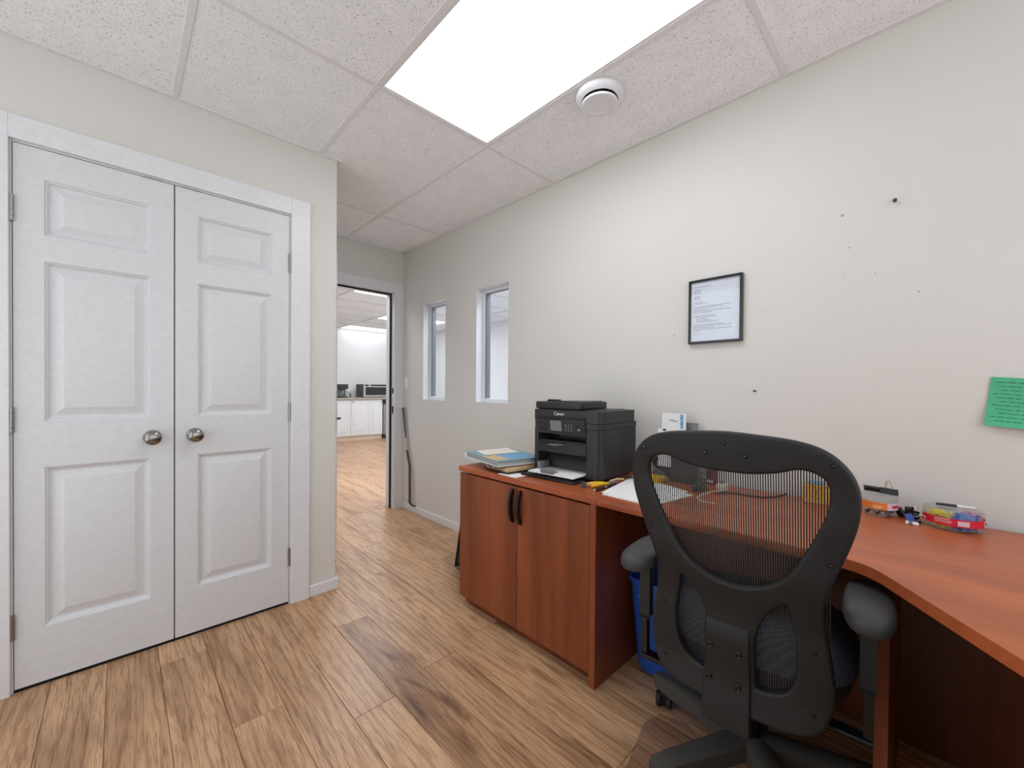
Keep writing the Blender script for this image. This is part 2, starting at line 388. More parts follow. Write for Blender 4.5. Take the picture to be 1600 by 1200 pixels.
# walls
wr = struct('wall_right', 'long greige wall with two narrow interior windows above the desk', 'wall')
W1 = (2.822, 3.172, 1.040, 1.895); W2 = (2.060, 2.421, 1.040, 1.900)
b = B(); ys = [YN, W2[0], W2[1], W1[0], W1[1], YB]
for i, (a, c) in enumerate(zip(ys, ys[1:])):
    w_ = {1: W2, 3: W1}.get(i)
    if w_: b.box(WB, WB + WT, a, c, 0, w_[2]); b.box(WB, WB + WT, a, c, w_[3], C + 0.09)
    else: b.box(WB, WB + WT, a, c, 0, C + 0.09)
bmesh.ops.remove_doubles(b.bm, verts=b.bm.verts, dist=1e-5)
b.build('plaster', WALL, wr)
for (y, z, r) in ((0.247, 1.807, 0.0035), (0.225, 1.682, 0.002), (0.153, 1.574, 0.0015), (0.238, 1.577, 0.0015), (0.04, 1.49, 0.002)):
    B().lathe([(0.0005, 0.0004), (r, 0.0008), (r * 1.5, 0)], (WB, y, z), (-1, 0, 0), 8).build('nail_hole', SCUFF, wr)
wc = struct('wall_closet', 'greige wall around the white double closet doors', 'wall')
DX0, DXM, DX1, DZ = -0.287, 0.174, 0.640, 2.045
b = B(); b.box(XL, DX0 - 0.003, YC, YC + 0.10, 0, C + 0.09).box(DX1 + 0.003, XC, YC, YC + 0.10, 0, C + 0.09).box(DX0 - 0.003, DX1 + 0.003, YC, YC + 0.10, DZ, C + 0.09)
b.box(XC - 0.10, XC, YC + 0.10, YB, 0, C + 0.09)
bmesh.ops.remove_doubles(b.bm, verts=b.bm.verts, dist=1e-5); b.build('plaster', WALL, wc)
B().box(DX0 - 0.1, DX1 + 0.1, YC + 0.14, YC + 0.16, 0.001, DZ + 0.1).box(DX0 - 0.1, DX1 + 0.1, YC + 0.005, YC + 0.139, -0.0104, 0.0006).build('closet_shade_backing', GAP_SHADE, wc)  # dark sheets behind and under the doors paint the shade in the gaps
wl = struct('wall_left', 'greige wall with a wide opening added for daylight fill to the left of the photographer', 'wall')
def holed(b, x0, x1, y0, y1, hx0, hx1, hy0, hy1, hz0, hz1):
    b.box(x0, x1, y0, y1, 0, hz0).box(x0, x1, y0, y1, hz1, C + 0.09)
    if x1 - x0 < y1 - y0: b.box(x0, x1, y0, hy0, hz0, hz1).box(x0, x1, hy1, y1, hz0, hz1)
    else: b.box(x0, hx0, y0, y1, hz0, hz1).box(hx1, x1, y0, y1, hz0, hz1)
    return b
holed(B(), XL - 0.1, XL, YN, YC + 0.1, 0, 0, 0.35, YC - 0.15, 0.25, 2.30).build('plaster', WALL, wl)  # unseen opening, added so that sky light fills the room
wn = struct('wall_near', 'greige wall with a wide opening added for fill light behind the photographer', 'wall')
holed(B(), XL - 0.1, WB + WT, YN - 0.1, YN, XL + 0.1, WB - 0.2, 0, 0, 0.40, 2.32).build('plaster', WALL, wn)  # opening added behind the camera to let in more fill light
wb = struct('wall_back', 'short greige wall around the office doorway', 'wall')
OX0, OX1, OZ = 1.022, 1.852, 2.035
B().box(XL, OX0 - 0.02, YB, YB + 0.12, 0, C + 0.09).box(OX1 + 0.02, WB + WT, YB, YB + 0.12, 0, C + 0.09).box(OX0 - 0.02, OX1 + 0.02, YB, YB + 0.12, OZ + 0.02, C + 0.09).build('plaster', WALL, wb)
# kitchen shell
kb = struct('wall_kitchen', 'white kitchen wall above the counter seen through the doorway', 'wall')
B().box(-1.2, KX + 0.1, KY, KY + 0.1, 0, KC + 0.1).build('plaster', WHITEWALL, kb)
ks = struct('wall_far', 'white far wall seen through the two narrow windows', 'wall')
B().box(KX, KX + 0.1, YN, KY, 0, KC + 0.1).box(WB + WT, KX, YN - 0.1, YN, 0, KC + 0.1).build('plaster', WHITEWALL, ks)
kl = struct('wall_kitchen_left', 'white wall at the left end of the kitchen', 'wall'); B().box(-1.2, -1.1, YB + 0.12, KY, 0, KC + 0.1).build('plaster', WHITEWALL, kl)
kc = struct('ceiling_kitchen', 'white kitchen ceiling with light panels seen over the doorway', 'ceiling')
B().box(-1.2, KX + 0.1, YB + 0.12, KY + 0.1, KC + 0.012, KC + 0.1).box(WB + WT, KX + 0.1, YN - 0.1, YB + 0.12, KC + 0.012, KC + 0.1).build('slab', TILE, kc)
for x in (1.03, 2.25, 3.47, 4.69): B().box(x - 0.012, x + 0.012, YB + 0.12, KY, KC, KC + 0.012).build('grid_bar', GRID, kc)
for i in range(9): B().box(-1.1, KX, 4.28 + i * 0.61 - 0.012, 4.28 + i * 0.61 + 0.012, KC + 0.0005, KC + 0.012).build('grid_bar', GRID, kc)
def lamp(label, x0, x1, y0, y1, z, mat, group=None):
    t = thing('ceiling_light', label, 'ceiling light', ((x0 + x1) / 2, (y0 + y1) / 2, z), 0, group)
    b = B(); fw = 0.016
    for a in ((x0, x0 + fw, y0, y1), (x1 - fw, x1, y0, y1), (x0 + fw, x1 - fw, y0, y0 + fw), (x0 + fw, x1 - fw, y1 - fw, y1)): b.box(*a, z + 0.001, z + 0.012)
    b.build('frame', GRID, t); B().box(x0 + fw, x1 - fw, y0 + fw, y1 - fw, z + 0.004, z + 0.008).build('diffuser', mat, t); return t
lamp('large rectangular white light panel glowing in the office ceiling', LX0 + 0.006, LX1 - 0.006, LY0 + 0.006, LY1 - 0.006, C, LAMP)
lamp('thin glowing ceiling panel just under the top of the doorway', 2.262, 3.458, 4.902, 5.49, KC, KLAMP)
lamp('glowing kitchen ceiling panel at the right, midway to the far wall', 3.482, 4.678, 6.732, 7.32, KC, KLAMP)
lamp('long glowing ceiling panel against the white kitchen wall', 3.482, 4.678, 8.562, 9.14, KC, SLAMP)
lamp('unseen panel added to brighten the neighbouring room behind the nearer window', 2.25, 2.85, 0.9, 2.1, KC, FILL_LAMP)  # added out of view to brighten what the nearer window shows
lamp('unseen panel added to light the neighbouring room behind the farther window', 2.25, 2.85, 2.3, 3.5, KC, FILL_LAMP)  # second hidden panel, added to brighten the room beyond the glass
lamp('unseen panel added just outside the office doorway to brighten the passage', 1.04, 2.24, 4.0, 4.6, KC, FILL_LAMP)  # added above the door head, out of view, to lift the corridor floor

# baseboards and trim
def struct_mesh(name, b, mat, label, cat): o = b.build(name, mat); return tag(o, label, cat, kind='structure')
BH = 0.062
struct_mesh('baseboard_right', B().box(WB - 0.013, WB, YN, YB - 0.02, 0, BH, 0.003), TRIM, 'white baseboard along the long wall by the doorway', 'baseboard')
struct_mesh('baseboard_closet', B().box(0.738, XC + 0.013, YC - 0.013, YC, 0, BH, 0.003).box(XC, XC + 0.013, YC, YB - 0.02, 0, BH, 0.003), TRIM, 'white baseboard on the wall corner right of the closet', 'baseboard')
t1 = struct('trim_1', 'flat white casing framing the double closet doors', 'door casing')
CW = 0.092
B().box(DX0 - 0.006 - CW, DX0 - 0.006, YC - 0.017, YC, 0, DZ + 0.093, 0.002).build('casing_board', TRIM, t1)
B().box(DX1 + 0.006, DX1 + 0.006 + CW, YC - 0.017, YC, 0, DZ + 0.093, 0.002).build('casing_board', TRIM, t1)
B().box(DX0 - 0.006, DX1 + 0.006, YC - 0.0172, YC, DZ + 0.006, DZ + 0.0932, 0.002).build('casing_board', TRIM, t1)
B().box(DX0 - 0.0035, DX0 - 0.0005, YC - 0.002, YC + 0.09, 0, DZ).box(DX1 + 0.0005, DX1 + 0.0035, YC - 0.002, YC + 0.09, 0, DZ).box(DX0, DX1, YC - 0.002, YC + 0.09, DZ - 0.0005, DZ + 0.004).build('jamb', TRIM, t1)
for x in (0.104, 0.235): B().box(x - 0.03, x + 0.03, YC - 0.004, YC + 0.03, DZ - 0.004, DZ).build('roller_catch', STEEL, t1)
t2 = struct('trim_2', 'white casing and jamb around the open office doorway', 'door casing')
B().box(OX1 + 0.004, WB, YB - 0.017, YB, 0, OZ + 0.09, 0.002).build('casing_board', TRIM, t2)
B().box(OX0 - 0.094, OX0 - 0.004, YB - 0.017, YB, 0, OZ + 0.09, 0.002).build('casing_board', TRIM, t2)
B().box(OX0 - 0.004, OX1 + 0.004, YB - 0.0172, YB, OZ + 0.002, OZ + 0.0902, 0.002).build('casing_board', TRIM, t2)
b = B().box(OX1, OX1 + 0.02, YB - 0.012, YB + 0.12, 0, OZ + 0.02).box(OX0 - 0.02, OX0, YB - 0.012, YB + 0.12, 0, OZ + 0.02).box(OX0, OX1, YB - 0.012, YB + 0.12, OZ, OZ + 0.02); b.build('jamb', TRIM, t2)
b = B().box(OX1 - 0.012, OX1, YB + 0.055, YB + 0.12, 0, OZ).box(OX0, OX0 + 0.012, YB + 0.055, YB + 0.12, 0, OZ).box(OX0, OX1, YB + 0.055, YB + 0.12, OZ - 0.012, OZ); b.build('door_stop', TRIM, t2)
b = B().box(OX1 - 0.014, OX1 - 0.0005, YB + 0.036, YB + 0.0545, 0.005, OZ - 0.001).box(OX0 + 0.014, OX1 - 0.014, YB + 0.036, YB + 0.0545, OZ - 0.014, OZ - 0.0005); b.build('weatherstrip', RUBBER, t2)
for z0, z1 in ((1.09, 1.14), (0.90, 0.97)): B().box(OX1 - 0.0015, OX1, YB - 0.006, YB + 0.024, z0, z1, 0.001).build('strike_plate', PANEL, t2)

# windows in the long wall
def window(name, wn_, label):
    y0, y1, z0, z1 = wn_; t = struct(name, label, 'window'); xa, xb2 = WB, WB + WT
    b = B().box(xa + 0.0005, xb2, y1 - 0.004, y1 - 0.0005, z0, z1).box(xa + 0.0005, xb2, y0 + 0.0005, y0 + 0.004, z0, z1).box(xa + 0.0005, xb2, y0, y1, z0 + 0.0005, z0 + 0.004).box(xa + 0.0005, xb2, y0, y1, z1 - 0.004, z1 - 0.0005)
    b.build('reveal', TRIM, t)
    f = B(); d0, d1, e = xa + 0.062, xa + 0.080, 0.030
    f.box(d0, d1, y0 + 0.004, y0 + e, z0 + 0.004, z1 - 0.004, 0.002).box(d0, d1, y1 - e, y1 - 0.004, z0 + 0.004, z1 - 0.004, 0.002).box(d0, d1, y0 + e, y1 - e, z0 + 0.004, z0 + e, 0.002).box(d0, d1, y0 + e, y1 - e, z1 - e, z1 - 0.004, 0.002)
    fr = f.build('frame', TRIM, t)
    g = B(); h = e + 0.012
    g.box(d1 - 0.010, d1 + 0.03, y1 - h, y1 - e, z0 + e, z1 - e).box(d1 - 0.010, d1 + 0.03, y0 + e, y0 + h, z0 + e, z1 - e).box(d1 - 0.010, d1 + 0.012, y0 + h, y1 - h, z1 - e - 0.004, z1 - e)
    g.build('grey_strip', GREYP, fr)  # grey strips along the edges of the pane
    B().box(d1 + 0.001, d1 + 0.006, y0 + e, y1 - e, z0 + e, z1 - e).build('pane', GLASS, t)
window('window_1', W1, 'narrow white framed interior window nearer the doorway')
window('window_2', W2, 'narrow white framed interior window nearer the printer')

# closet door leaves
def closet_leaf(name, x0, x1, px, knobx, hingex, label):
    t = struct(name, label, 'door'); zs = [(0.223, 0.834), (1.010, 1.620), (1.717, 1.929)]; y0, y1 = YC - 0.001, YC + 0.034
    b = B().box(x0, px[0], y0, y1, 0.013, DZ - 0.004).box(px[1], x1, y0, y1, 0.013, DZ - 0.004)
    for a, c in ((0.013, 0.223), (0.834, 1.010), (1.620, 1.717), (1.929, DZ - 0.004)): b.box(px[0], px[1], y0, y1, a, c)
    b.build('leaf', DOORM, t)
    for a, c in zs:
        q = B(); loops = []
        for ins, dep in ((0, 0), (0.003, 0.0045), (0.007, 0.0060), (0.013, 0.0145), (0.020, 0.0160), (0.024, 0.0150), (0.050, 0.0045), (0.053, 0.004)):
            loops.append([q.bm.verts.new(p) for p in ((px[0] + ins, y0 + dep, a + ins), (px[1] - ins, y0 + dep, a + ins), (px[1] - ins, y0 + dep, c - ins), (px[0] + ins, y0 + dep, c - ins))])
        for A, D in zip(loops, loops[1:]):
            for i in range(4): q.bm.faces.new((A[i], A[(i + 1) % 4], D[(i + 1) % 4], D[i]))
        q.bm.faces.new(loops[-1]); q.build('panel', DOORM, t, sharp=12)
    k = B().lathe([(0, 0), (0.031, 0), (0.031, 0.004), (0.026, 0.009), (0.012, 0.012), (0.011, 0.030), (0.016, 0.036), (0.026, 0.043), (0.0295, 0.050), (0.029, 0.055), (0.024, 0.060), (0.012, 0.0635), (0, 0.0645)], (knobx, y0, 0.925), (0, -1, 0), 40)
    k.build('knob', NICKEL, t, sharp=60, label='satin nickel round knob')
    for z0, z1 in ((0.203, 0.296), (0.972, 1.066), (1.750, 1.848)):
        h = B()
        for i in range(5):
            za = z0 + (z1 - z0) * i / 5; h.cyl((hingex, y0 - 0.006, za + 0.0004), (hingex, y0 - 0.006, za + (z1 - z0) / 5 - 0.0004), 0.0075, n=12)
        h.build('hinge', STEEL, t)
closet_leaf('door_1', DX0 + 0.002, DXM - 0.0022, (-0.209, 0.094), 0.100, DX0 - 0.002, 'left white three-panel closet door with a nickel knob')
closet_leaf('door_2', DXM + 0.0022, DX1 - 0.002, (0.257, 0.558), 0.246, DX1 + 0.002, 'right white three-panel closet door with a nickel knob')
# office door leaf, swung open against the side wall and seen edge on
t = struct('door_3', 'white office door standing open, seen edge on beside the closet corner', 'door')
B().box(0.988, 1.023, 2.716, YB - 0.025, 0.010, 2.048, 0.0015).build('leaf', DOORM, t)
B().box(0.993, 1.018, 2.7145, 2.716, 0.885, 0.985).build('latch_plate', STEEL, t); B().box(0.993, 1.018, 2.7145, 2.716, 1.06, 1.12).build('deadbolt_plate', STEEL, t)
h = B().lathe([(0, 0), (0.027, 0), (0.027, 0.006), (0.012, 0.010), (0.010, 0.045), (0, 0.045)], (1.023, 2.785, 0.938), (1, 0, 0), 20)
h.tube([(1.062, 2.775, 0.938), (1.064, 2.80, 0.938), (1.062, 2.84, 0.936), (1.060, 2.895, 0.934)], [0.010, 0.0095, 0.009, 0.008], 10); h.build('lever_handle', NICKEL, t)
B().box(0.990, 1.021, 2.720, YB - 0.03, 0.001, 0.010).build('door_sweep', RUBBER, t)

# ------------------------------------------------------------------ storage cabinet
CX0, CX1, CY0, CY1, TOPZ = 1.301, 1.905, 0.886, 1.742, 0.736
t = thing('storage_cabinet', 'low cherry laminate two-door cabinet carrying the black printer', 'cabinet', ((CX0 + CX1) / 2, (CY0 + CY1) / 2, 0))
B().box(1.297, 1.912, 0.882, 1.752, TOPZ - 0.026, TOPZ, 0.002).build('top', CH_LIT, t)
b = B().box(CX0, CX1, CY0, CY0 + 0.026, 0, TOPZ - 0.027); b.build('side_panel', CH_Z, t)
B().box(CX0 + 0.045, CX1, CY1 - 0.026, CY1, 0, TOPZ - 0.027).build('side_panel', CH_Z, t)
B().box(CX1 - 0.012, CX1 - 0.002, CY0 + 0.026, CY1 - 0.026, 0.05, TOPZ - 0.03).build('back_panel', CH_SHADE, t)
B().box(CX0 + 0.022, CX1 - 0.014, CY0 + 0.026, CY1 - 0.026, 0.05, 0.072).build('bottom_panel', CH_SHADE, t)
B().box(CX0 + 0.04, CX0 + 0.056, CY0 + 0.027, CY1 - 0.027, 0.0, 0.049).build('toe_kick', CH_SHADE, t)
DS = 1.311
for (a, c, hy, lock, mt) in ((CY0 + 0.0275, DS - 0.0015, 1.287, True, CH_Z2), (DS + 0.0015, CY1 + 0.0, 1.337, False, CH_Z)):
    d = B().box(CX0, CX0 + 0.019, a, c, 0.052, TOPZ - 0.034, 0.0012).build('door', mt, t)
    n = 14; pts = []
    for i in range(n + 1):
        an = PI * i / n; pts.append((CX0 - 0.030 * math.sin(an) ** 0.8 if 0 < i < n else CX0 + 0.001, 0.612 - 0.078 * math.cos(an)))
    for i in range(n, -1, -1):
        an = PI * i / n; pts.append((CX0 - 0.009 * math.sin(an) if 2 < i < n - 2 else CX0 + 0.001, 0.612 - 0.060 * math.cos(an)))
    q = B(); A = [q.bm.verts.new((x, hy - 0.0065, z)) for x, z in pts]; D = [q.bm.verts.new((x, hy + 0.0065, z)) for x, z in pts]; m = n + 1
    for i in range(n):
        o1, o2, i1, i2 = i, i + 1, 2 * m - 1 - i, 2 * m - 2 - i
        q.bm.faces.new((A[o1], A[o2], A[i2], A[i1])); q.bm.faces.new((D[o1], D[o2], D[i2], D[i1]))
        q.bm.faces.new((A[o1], A[o2], D[o2], D[o1])); q.bm.faces.new((A[i1], A[i2], D[i2], D[i1]))
    q.build('handle', BLACKG, d, label='black bow handle')
    if lock: B().lathe([(0, 0.003), (0.009, 0.003), (0.0095, 0)], (CX0, 1.287, 0.680), (-1, 0, 0), 18).build('lock', BLACKG, d)

# ------------------------------------------------------------------ corner desk
DX = 1.295
t = thing('corner_desk', 'L-shaped cherry laminate desk with a curved inner corner along the wall', 'desk', (1.6, 0.2, 0))
edge = [(DX, 0.880), (DX, 0.16)]
# curve into the diagonal front, then into the return
def bez(p0, p1, p2, n):
    return [tuple((1 - u) ** 2 * a + 2 * (1 - u) * u * b_ + u * u * c for a, b_, c in zip(p0, p1, p2)) for u in [i / n for i in range(1, n + 1)]]
edge += bez((DX, 0.16), (DX, 0.105), (1.245, 0.071), 8) + [(1.0, -0.108)] + bez((1.0, -0.108), (0.72, -0.31), (0.45, -0.33), 8) + [(0.05, -0.33)]
poly = edge + [(0.05, -0.95), (1.912, -0.95), (1.912, 0.880)]
b = B().flat(poly, TOPZ - 0.026, TOPZ); b._bev([], 0, 1)
es = [e for e in b.bm.edges if abs(e.verts[0].co.z - e.verts[1].co.z) < 1e-6]; bmesh.ops.bevel(b.bm, geom=es, offset=0.0018, segments=1, affect='EDGES')
b.build('desk_top', CH_LIT, t)
B().box(1.345, 1.84, 0.067, 0.094, 0.0, TOPZ - 0.027, 0.001).build('support_panel', CH_Z, t)
B().box(1.84, 1.858, -0.86, 0.880, 0.008, TOPZ - 0.027).build('modesty_panel', CH_SHADE, t)
B().box(0.12, 1.838, -0.90, -0.882, 0.008, TOPZ - 0.027).build('modesty_panel', CH_SHADE, t)
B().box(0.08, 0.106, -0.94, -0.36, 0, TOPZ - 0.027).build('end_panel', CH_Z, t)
B().box(1.42, 1.838, -0.62, -0.594, 0.0, TOPZ - 0.027).build('support_panel', CH_SHADE, t)
B().lathe([(0, 0), (0.016, 0), (0.016, 0.02), (0, 0.02)], (1.33, 0.110, 0.0), (0, 0, 1), 14).build('leveller', STEEL, t)

# ------------------------------------------------------------------ printer
PA = math.radians(4); PO = Vector((1.478, 1.371, TOPZ))
t = thing('printer', 'black multifunction laser printer on the cherry cabinet', 'printer', PO, PA)
# local frame: x = depth (towards wall), y = -along front (0 at left corner .. -W at right), z up
W_, D_, H_ = 0.372, 0.335, 0.314
def rbox(b, x0, x1, y0, y1, z0, z1, rad=0.03):
    # box with rounded vertical edge at (x0,y0), the near right corner
    pts = [(x1, y1), (x0 + 0.004, y1), (x0, y1 - 0.004)]
    for i in range(7):
        a = PI + (PI / 2) * i / 6; pts.append((x0 + rad + rad * math.cos(a), y0 + rad + rad * math.sin(a)))
    pts.append((x1, y0)); b.flat(pts, z0, z1); return b
L = dict(local=True)
rbox(B(), 0.0, D_, -W_, -W_ + 0.078, 0.012, 0.232, 0.035).build('right_side', BLACKP, t, **L)
B().box(0.0, D_, -0.024, 0, 0.012, 0.232, 0.004, 2).build('left_side', BLACKP, t, **L)
b = B().box(0.01, D_, -W_ + 0.078, -0.024, 0.150, 0.168).box(0.0, 0.012, -W_ + 0.078, -0.024, 0.110, 0.160, 0.002).box(0.105, D_, -W_ + 0.078, -0.024, 0.012, 0.150)
b.build('body', BLACKP, t, **L)
B().box(0.09, D_, -W_ + 0.078, -0.024, 0.168, 0.232).build('output_bay', BLACKG, t, **L)
B().box(0.004, D_, -W_ + 0.078, -0.024, 0.012, 0.020).build('tray_floor', BLACKP, t, **L)
B().obox((0.075, -0.158, 0.060), (0.018, 0, 0.042), (0, 0.134, 0), (0.0015, 0, -0.001)).build('inner_flap', PANEL, t, **L)
rbox(B(), 0.0, D_ + 0.004, -W_, 0, 0.234, 0.258, 0.035).build('body_band', BLACKP, t, **L)
rbox(B(), -0.002, D_ - 0.02, -W_ - 0.001, 0.001, 0.260, H_, 0.035).build('scanner_lid', BLACKP, t, **L)
B().box(0.03, 0.29, -0.335, 0.0, H_, H_ + 0.003).build('glass_rim', PANEL, t, **L)
b = B().box(0.004, 0.245, -0.262, -0.002, H_ + 0.004, H_ + 0.038, 0.005, 2); b.build('document_feeder', BLACKP, t, **L)
B().box(0.04, 0.22, -0.250, -0.10, H_ + 0.038, H_ + 0.042, 0.001).box(0.06, 0.10, -0.090, -0.03, H_ + 0.038, H_ + 0.047, 0.003).build('feeder_tray', BLACKG, t, **L)
B().box(0.03, 0.20, -0.2635, -0.262, H_ + 0.010, H_ + 0.030).build('feeder_slot', BLACKG, t, **L)
pn = B().obox((-0.004, -0.158, 0.2345), (0.003, 0, 0.0005), (0, 0.134, 0), (-0.005, 0, 0.0345), 0.001).build('control_panel', PANEL, t, **L)
B().box(-0.0105, 0.0, -0.292, -0.026, 0.274, 0.283, 0.001).build('panel_groove', BLACKG, t, **L)
B().obox((-0.0085, -0.135, 0.240), (0.001, 0, 0), (0, 0.032, 0), (-0.003, 0, 0.024)).build('screen', SCREEN, pn, **L)
for i in range(3):
    for j in range(4): B().obox((-0.0085, -0.190 - 0.016 * i, 0.256 - 0.0115 * j), (0.0016, 0, 0), (0, 0.0045, 0), (-0.0005, 0, 0.0032), 0.0008).build('key', GREYP, pn, **L)
for y, z in ((-0.262, 0.257), (-0.262, 0.228), (-0.247, 0.244), (-0.042, 0.25), (-0.058, 0.25), (-0.05, 0.225), (-0.075, 0.243), (-0.073, 0.222)): B().obox((-0.0085, y, z), (0.0016, 0, 0), (0, 0.0055, 0), (-0.0005, 0, 0.004), 0.0008).build('button', SILVER if y < -0.26 else BLACKG, pn, **L)
B().flat([(0.0, -0.03), (-0.03, -0.03), (-0.034, -0.12), (0.0, -0.17)], 0.150, 0.156).build('output_ledge', BLACKP, t, **L)
B().flat([(-0.012, -0.118), (-0.045, -0.118), (-0.050, -0.165), (-0.012, -0.180)], 0.152, 0.156).build('paper_stop', GREYP, t, **L)
B().box(-0.100, 0.01, -W_ + 0.072, 0.002, 0.0, 0.010, 0.003, 2).box(-0.100, -0.094, -W_ + 0.072, 0.002, 0.010, 0.016, 0.001).build('paper_tray', BLACKG, t, **L)
B().box(-0.085, 0.10, -W_ + 0.088, -0.030, 0.0205, 0.026).build('paper', PAPER, t, **L)
B().box(-0.090, -0.080, -0.180, -0.108, 0.0265, 0.048, 0.003, 2).box(-0.08, -0.03, -0.165, -0.120, 0.0262, 0.030, 0.001).build('paper_guide', GREYP, t, **L)
B().box(-0.02, 0.06, -0.050, -0.034, 0.0262, 0.062, 0.003, 2).build('paper_guide', GREYP, t, **L)
text_part('lettering', 'Canon', 0.022, PAPER, t, PO + Matrix.Rotation(PA, 3, 'Z') @ Vector((-0.0027, -0.148, 0.296)), Matrix.Rotation(PA, 3, 'Z') @ Vector((0, -1, 0)), (0, 0, 1))

# ------------------------------------------------------------------ stack of papers left on the cabinet
def quad_slab(p, z0, z1): return B().flat(p, z0, z1)
t = thing('clipboard', 'dark clipboard holding manila papers, lowest in the stack left of the printer', 'clipboard', (1.42, 1.5, TOPZ))
cb = [(1.335, 1.585), (1.330, 1.405), (1.60, 1.385), (1.605, 1.56)]
quad_slab(cb, TOPZ + 0.0045, TOPZ + 0.009).build('board', BLACKG, t)
quad_slab([(1.345, 1.578), (1.340, 1.413), (1.58, 1.395), (1.585, 1.55)], TOPZ + 0.010, TOPZ + 0.026).build('manila_folder', MANILA, t)
b = B().tube([(1.338, 1.588, TOPZ + 0.014), (1.322, 1.560, TOPZ + 0.031), (1.334, 1.525, TOPZ + 0.014)], 0.0035, 6).tube([(1.334, 1.500, TOPZ + 0.016), (1.318, 1.478, TOPZ + 0.030), (1.332, 1.455, TOPZ + 0.014)], 0.003, 6).box(1.330, 1.352, 1.44, 1.59, TOPZ + 0.0265, TOPZ + 0.029, 0.001)
b.build('clip', STEEL, t)
o = tag(quad_slab([(1.312, 1.46), (1.310, 1.335), (1.40, 1.335), (1.40, 1.46)], TOPZ + 0.0006, TOPZ + 0.0016).build('paper_slip', PAPER), 'small white slip poking out under the clipboard at the cabinet edge', 'paper')
o = tag(quad_slab([(1.40, 1.62), (1.33, 1.41), (1.58, 1.40), (1.6, 1.60)], TOPZ + 0.002, TOPZ + 0.004).build('paper_sheet', PAPER), 'white sheet lying flat beneath the dark clipboard', 'paper')
t = thing('ring_binder', 'pale teal ring binder with a printed cover, in the stack left of the printer', 'binder', (1.5, 1.6, TOPZ + 0.027))
Z0 = TOPZ + 0.036
bp = [(1.372, 1.800), (1.305, 1.448), (1.585, 1.395), (1.660, 1.760)]
quad_slab(bp, Z0 - 0.002, Z0 + 0.0005).build('bottom_cover', PAPER, t)
quad_slab([tuple(Vector(a) * 0.98 + Vector((1.48, 1.6)) * 0.02) for a in bp], Z0 + 0.022, Z0 + 0.0255).build('top_cover', TEAL, t)
ins = [tuple(Vector(a) * 0.95 + Vector((1.49, 1.60)) * 0.05) for a in bp]
for i in range(7): quad_slab([(x + random.uniform(-0.002, 0.002), y + random.uniform(-0.003, 0.003)) for x, y in ins], Z0 + 0.001 + 0.003 * i, Z0 + 0.0034 + 0.003 * i).build('page_bundle', PAPER if i % 2 else GREYP, t)
quad_slab([(1.372, 1.800), (1.368, 1.778), (1.655, 1.738), (1.660, 1.760)], Z0 + 0.0005, Z0 + 0.022).build('spine', PAPER, t)
quad_slab([(1.345, 1.62), (1.318, 1.475), (1.40, 1.462), (1.42, 1.60)], Z0 + 0.0256, Z0 + 0.0262).build('tan_print', MANILA, t)
quad_slab([(1.425, 1.60), (1.405, 1.462), (1.545, 1.438), (1.565, 1.58)], Z0 + 0.0256, Z0 + 0.0262).build('blue_print', BLUEST, t)
o = tag(quad_slab([(1.425, 1.765), (1.372, 1.625), (1.575, 1.578), (1.640, 1.740)], Z0 + 0.027, Z0 + 0.0285).build('cream_envelope', CREAM), 'cream envelope lying on top of the teal binder', 'envelope')

# ------------------------------------------------------------------ small things on the desk
def binder_clip(label, cat='binder clip', mat=BLKC, group=None, wd=0.05, ht=0.022, spread=0.6):
    t = thing('binder_clip', label, cat, (0, 0, 0), 0, group)
    pr = [(-ht * 0.42, 0), (ht * 0.42, 0), (0.0015, ht), (0.003, ht * 1.05), (-0.003, ht * 1.05), (-0.0015, ht)]
    B().prism(pr, lambda a, b_: (a, -wd / 2, b_), lambda a, b_: (a, wd / 2, b_)).build('spring_body', mat, t, local=True)
    for sgn in (-1, 1):
        r = 0.0009; hw = wd * 0.22; L_ = ht * 1.5
        pts = [(0, -hw, ht), (sgn * L_ * spread * 0.4, -hw * 0.7, ht + L_ * 0.45), (sgn * L_ * spread * 0.9, -hw * 0.55, ht + L_ * 0.9), (sgn * L_ * spread, 0, ht + L_), (sgn * L_ * spread * 0.9, hw * 0.55, ht + L_ * 0.9), (sgn * L_ * spread * 0.4, hw * 0.7, ht + L_ * 0.45), (0, hw, ht)]
        B().tube(pts, r * wd / 0.03 * 1.15, 6).build('wire_handle', CHROME, t, local=True)
    return t
c0 = binder_clip('black binder clip with a wire loop raised beside the printer', wd=0.032, ht=0.016); c0.location = (1.395, 1.022, TOPZ + 0.008); c0.rotation_euler = (1.35, 0.25, 0.7)
# multi-tool / scissors with yellow handles
t = thing('scissors', 'yellow handled cutters lying in front of the printer', 'scissors', (1.45, 0.97, TOPZ))
b = B().tube([(1.432, 1.024, 0.7435), (1.455, 1.012, 0.7455), (1.485, 0.995, 0.7455), (1.508, 0.985, 0.7445)], [0.006, 0.0085, 0.008, 0.005], 8).tube([(1.418, 0.990, 0.7435), (1.44, 0.982, 0.7475), (1.475, 0.975, 0.7475), (1.510, 0.965, 0.7445)], [0.006, 0.009, 0.008, 0.005], 8)
b.build('yellow_grips', YEL, t)
B().tube([(1.508, 0.982, 0.743), (1.56, 0.972, 0.742), (1.60, 0.966, 0.741)], [0.006, 0.005, 0.002], 6).tube([(1.508, 0.968, 0.743), (1.56, 0.968, 0.743), (1.60, 0.964, 0.742)], [0.006, 0.005, 0.002], 6).build('blades', STEEL, t)
t = thing('marker_pen', 'black pen lying against the white papers', 'pen', (1.45, 0.94, TOPZ))
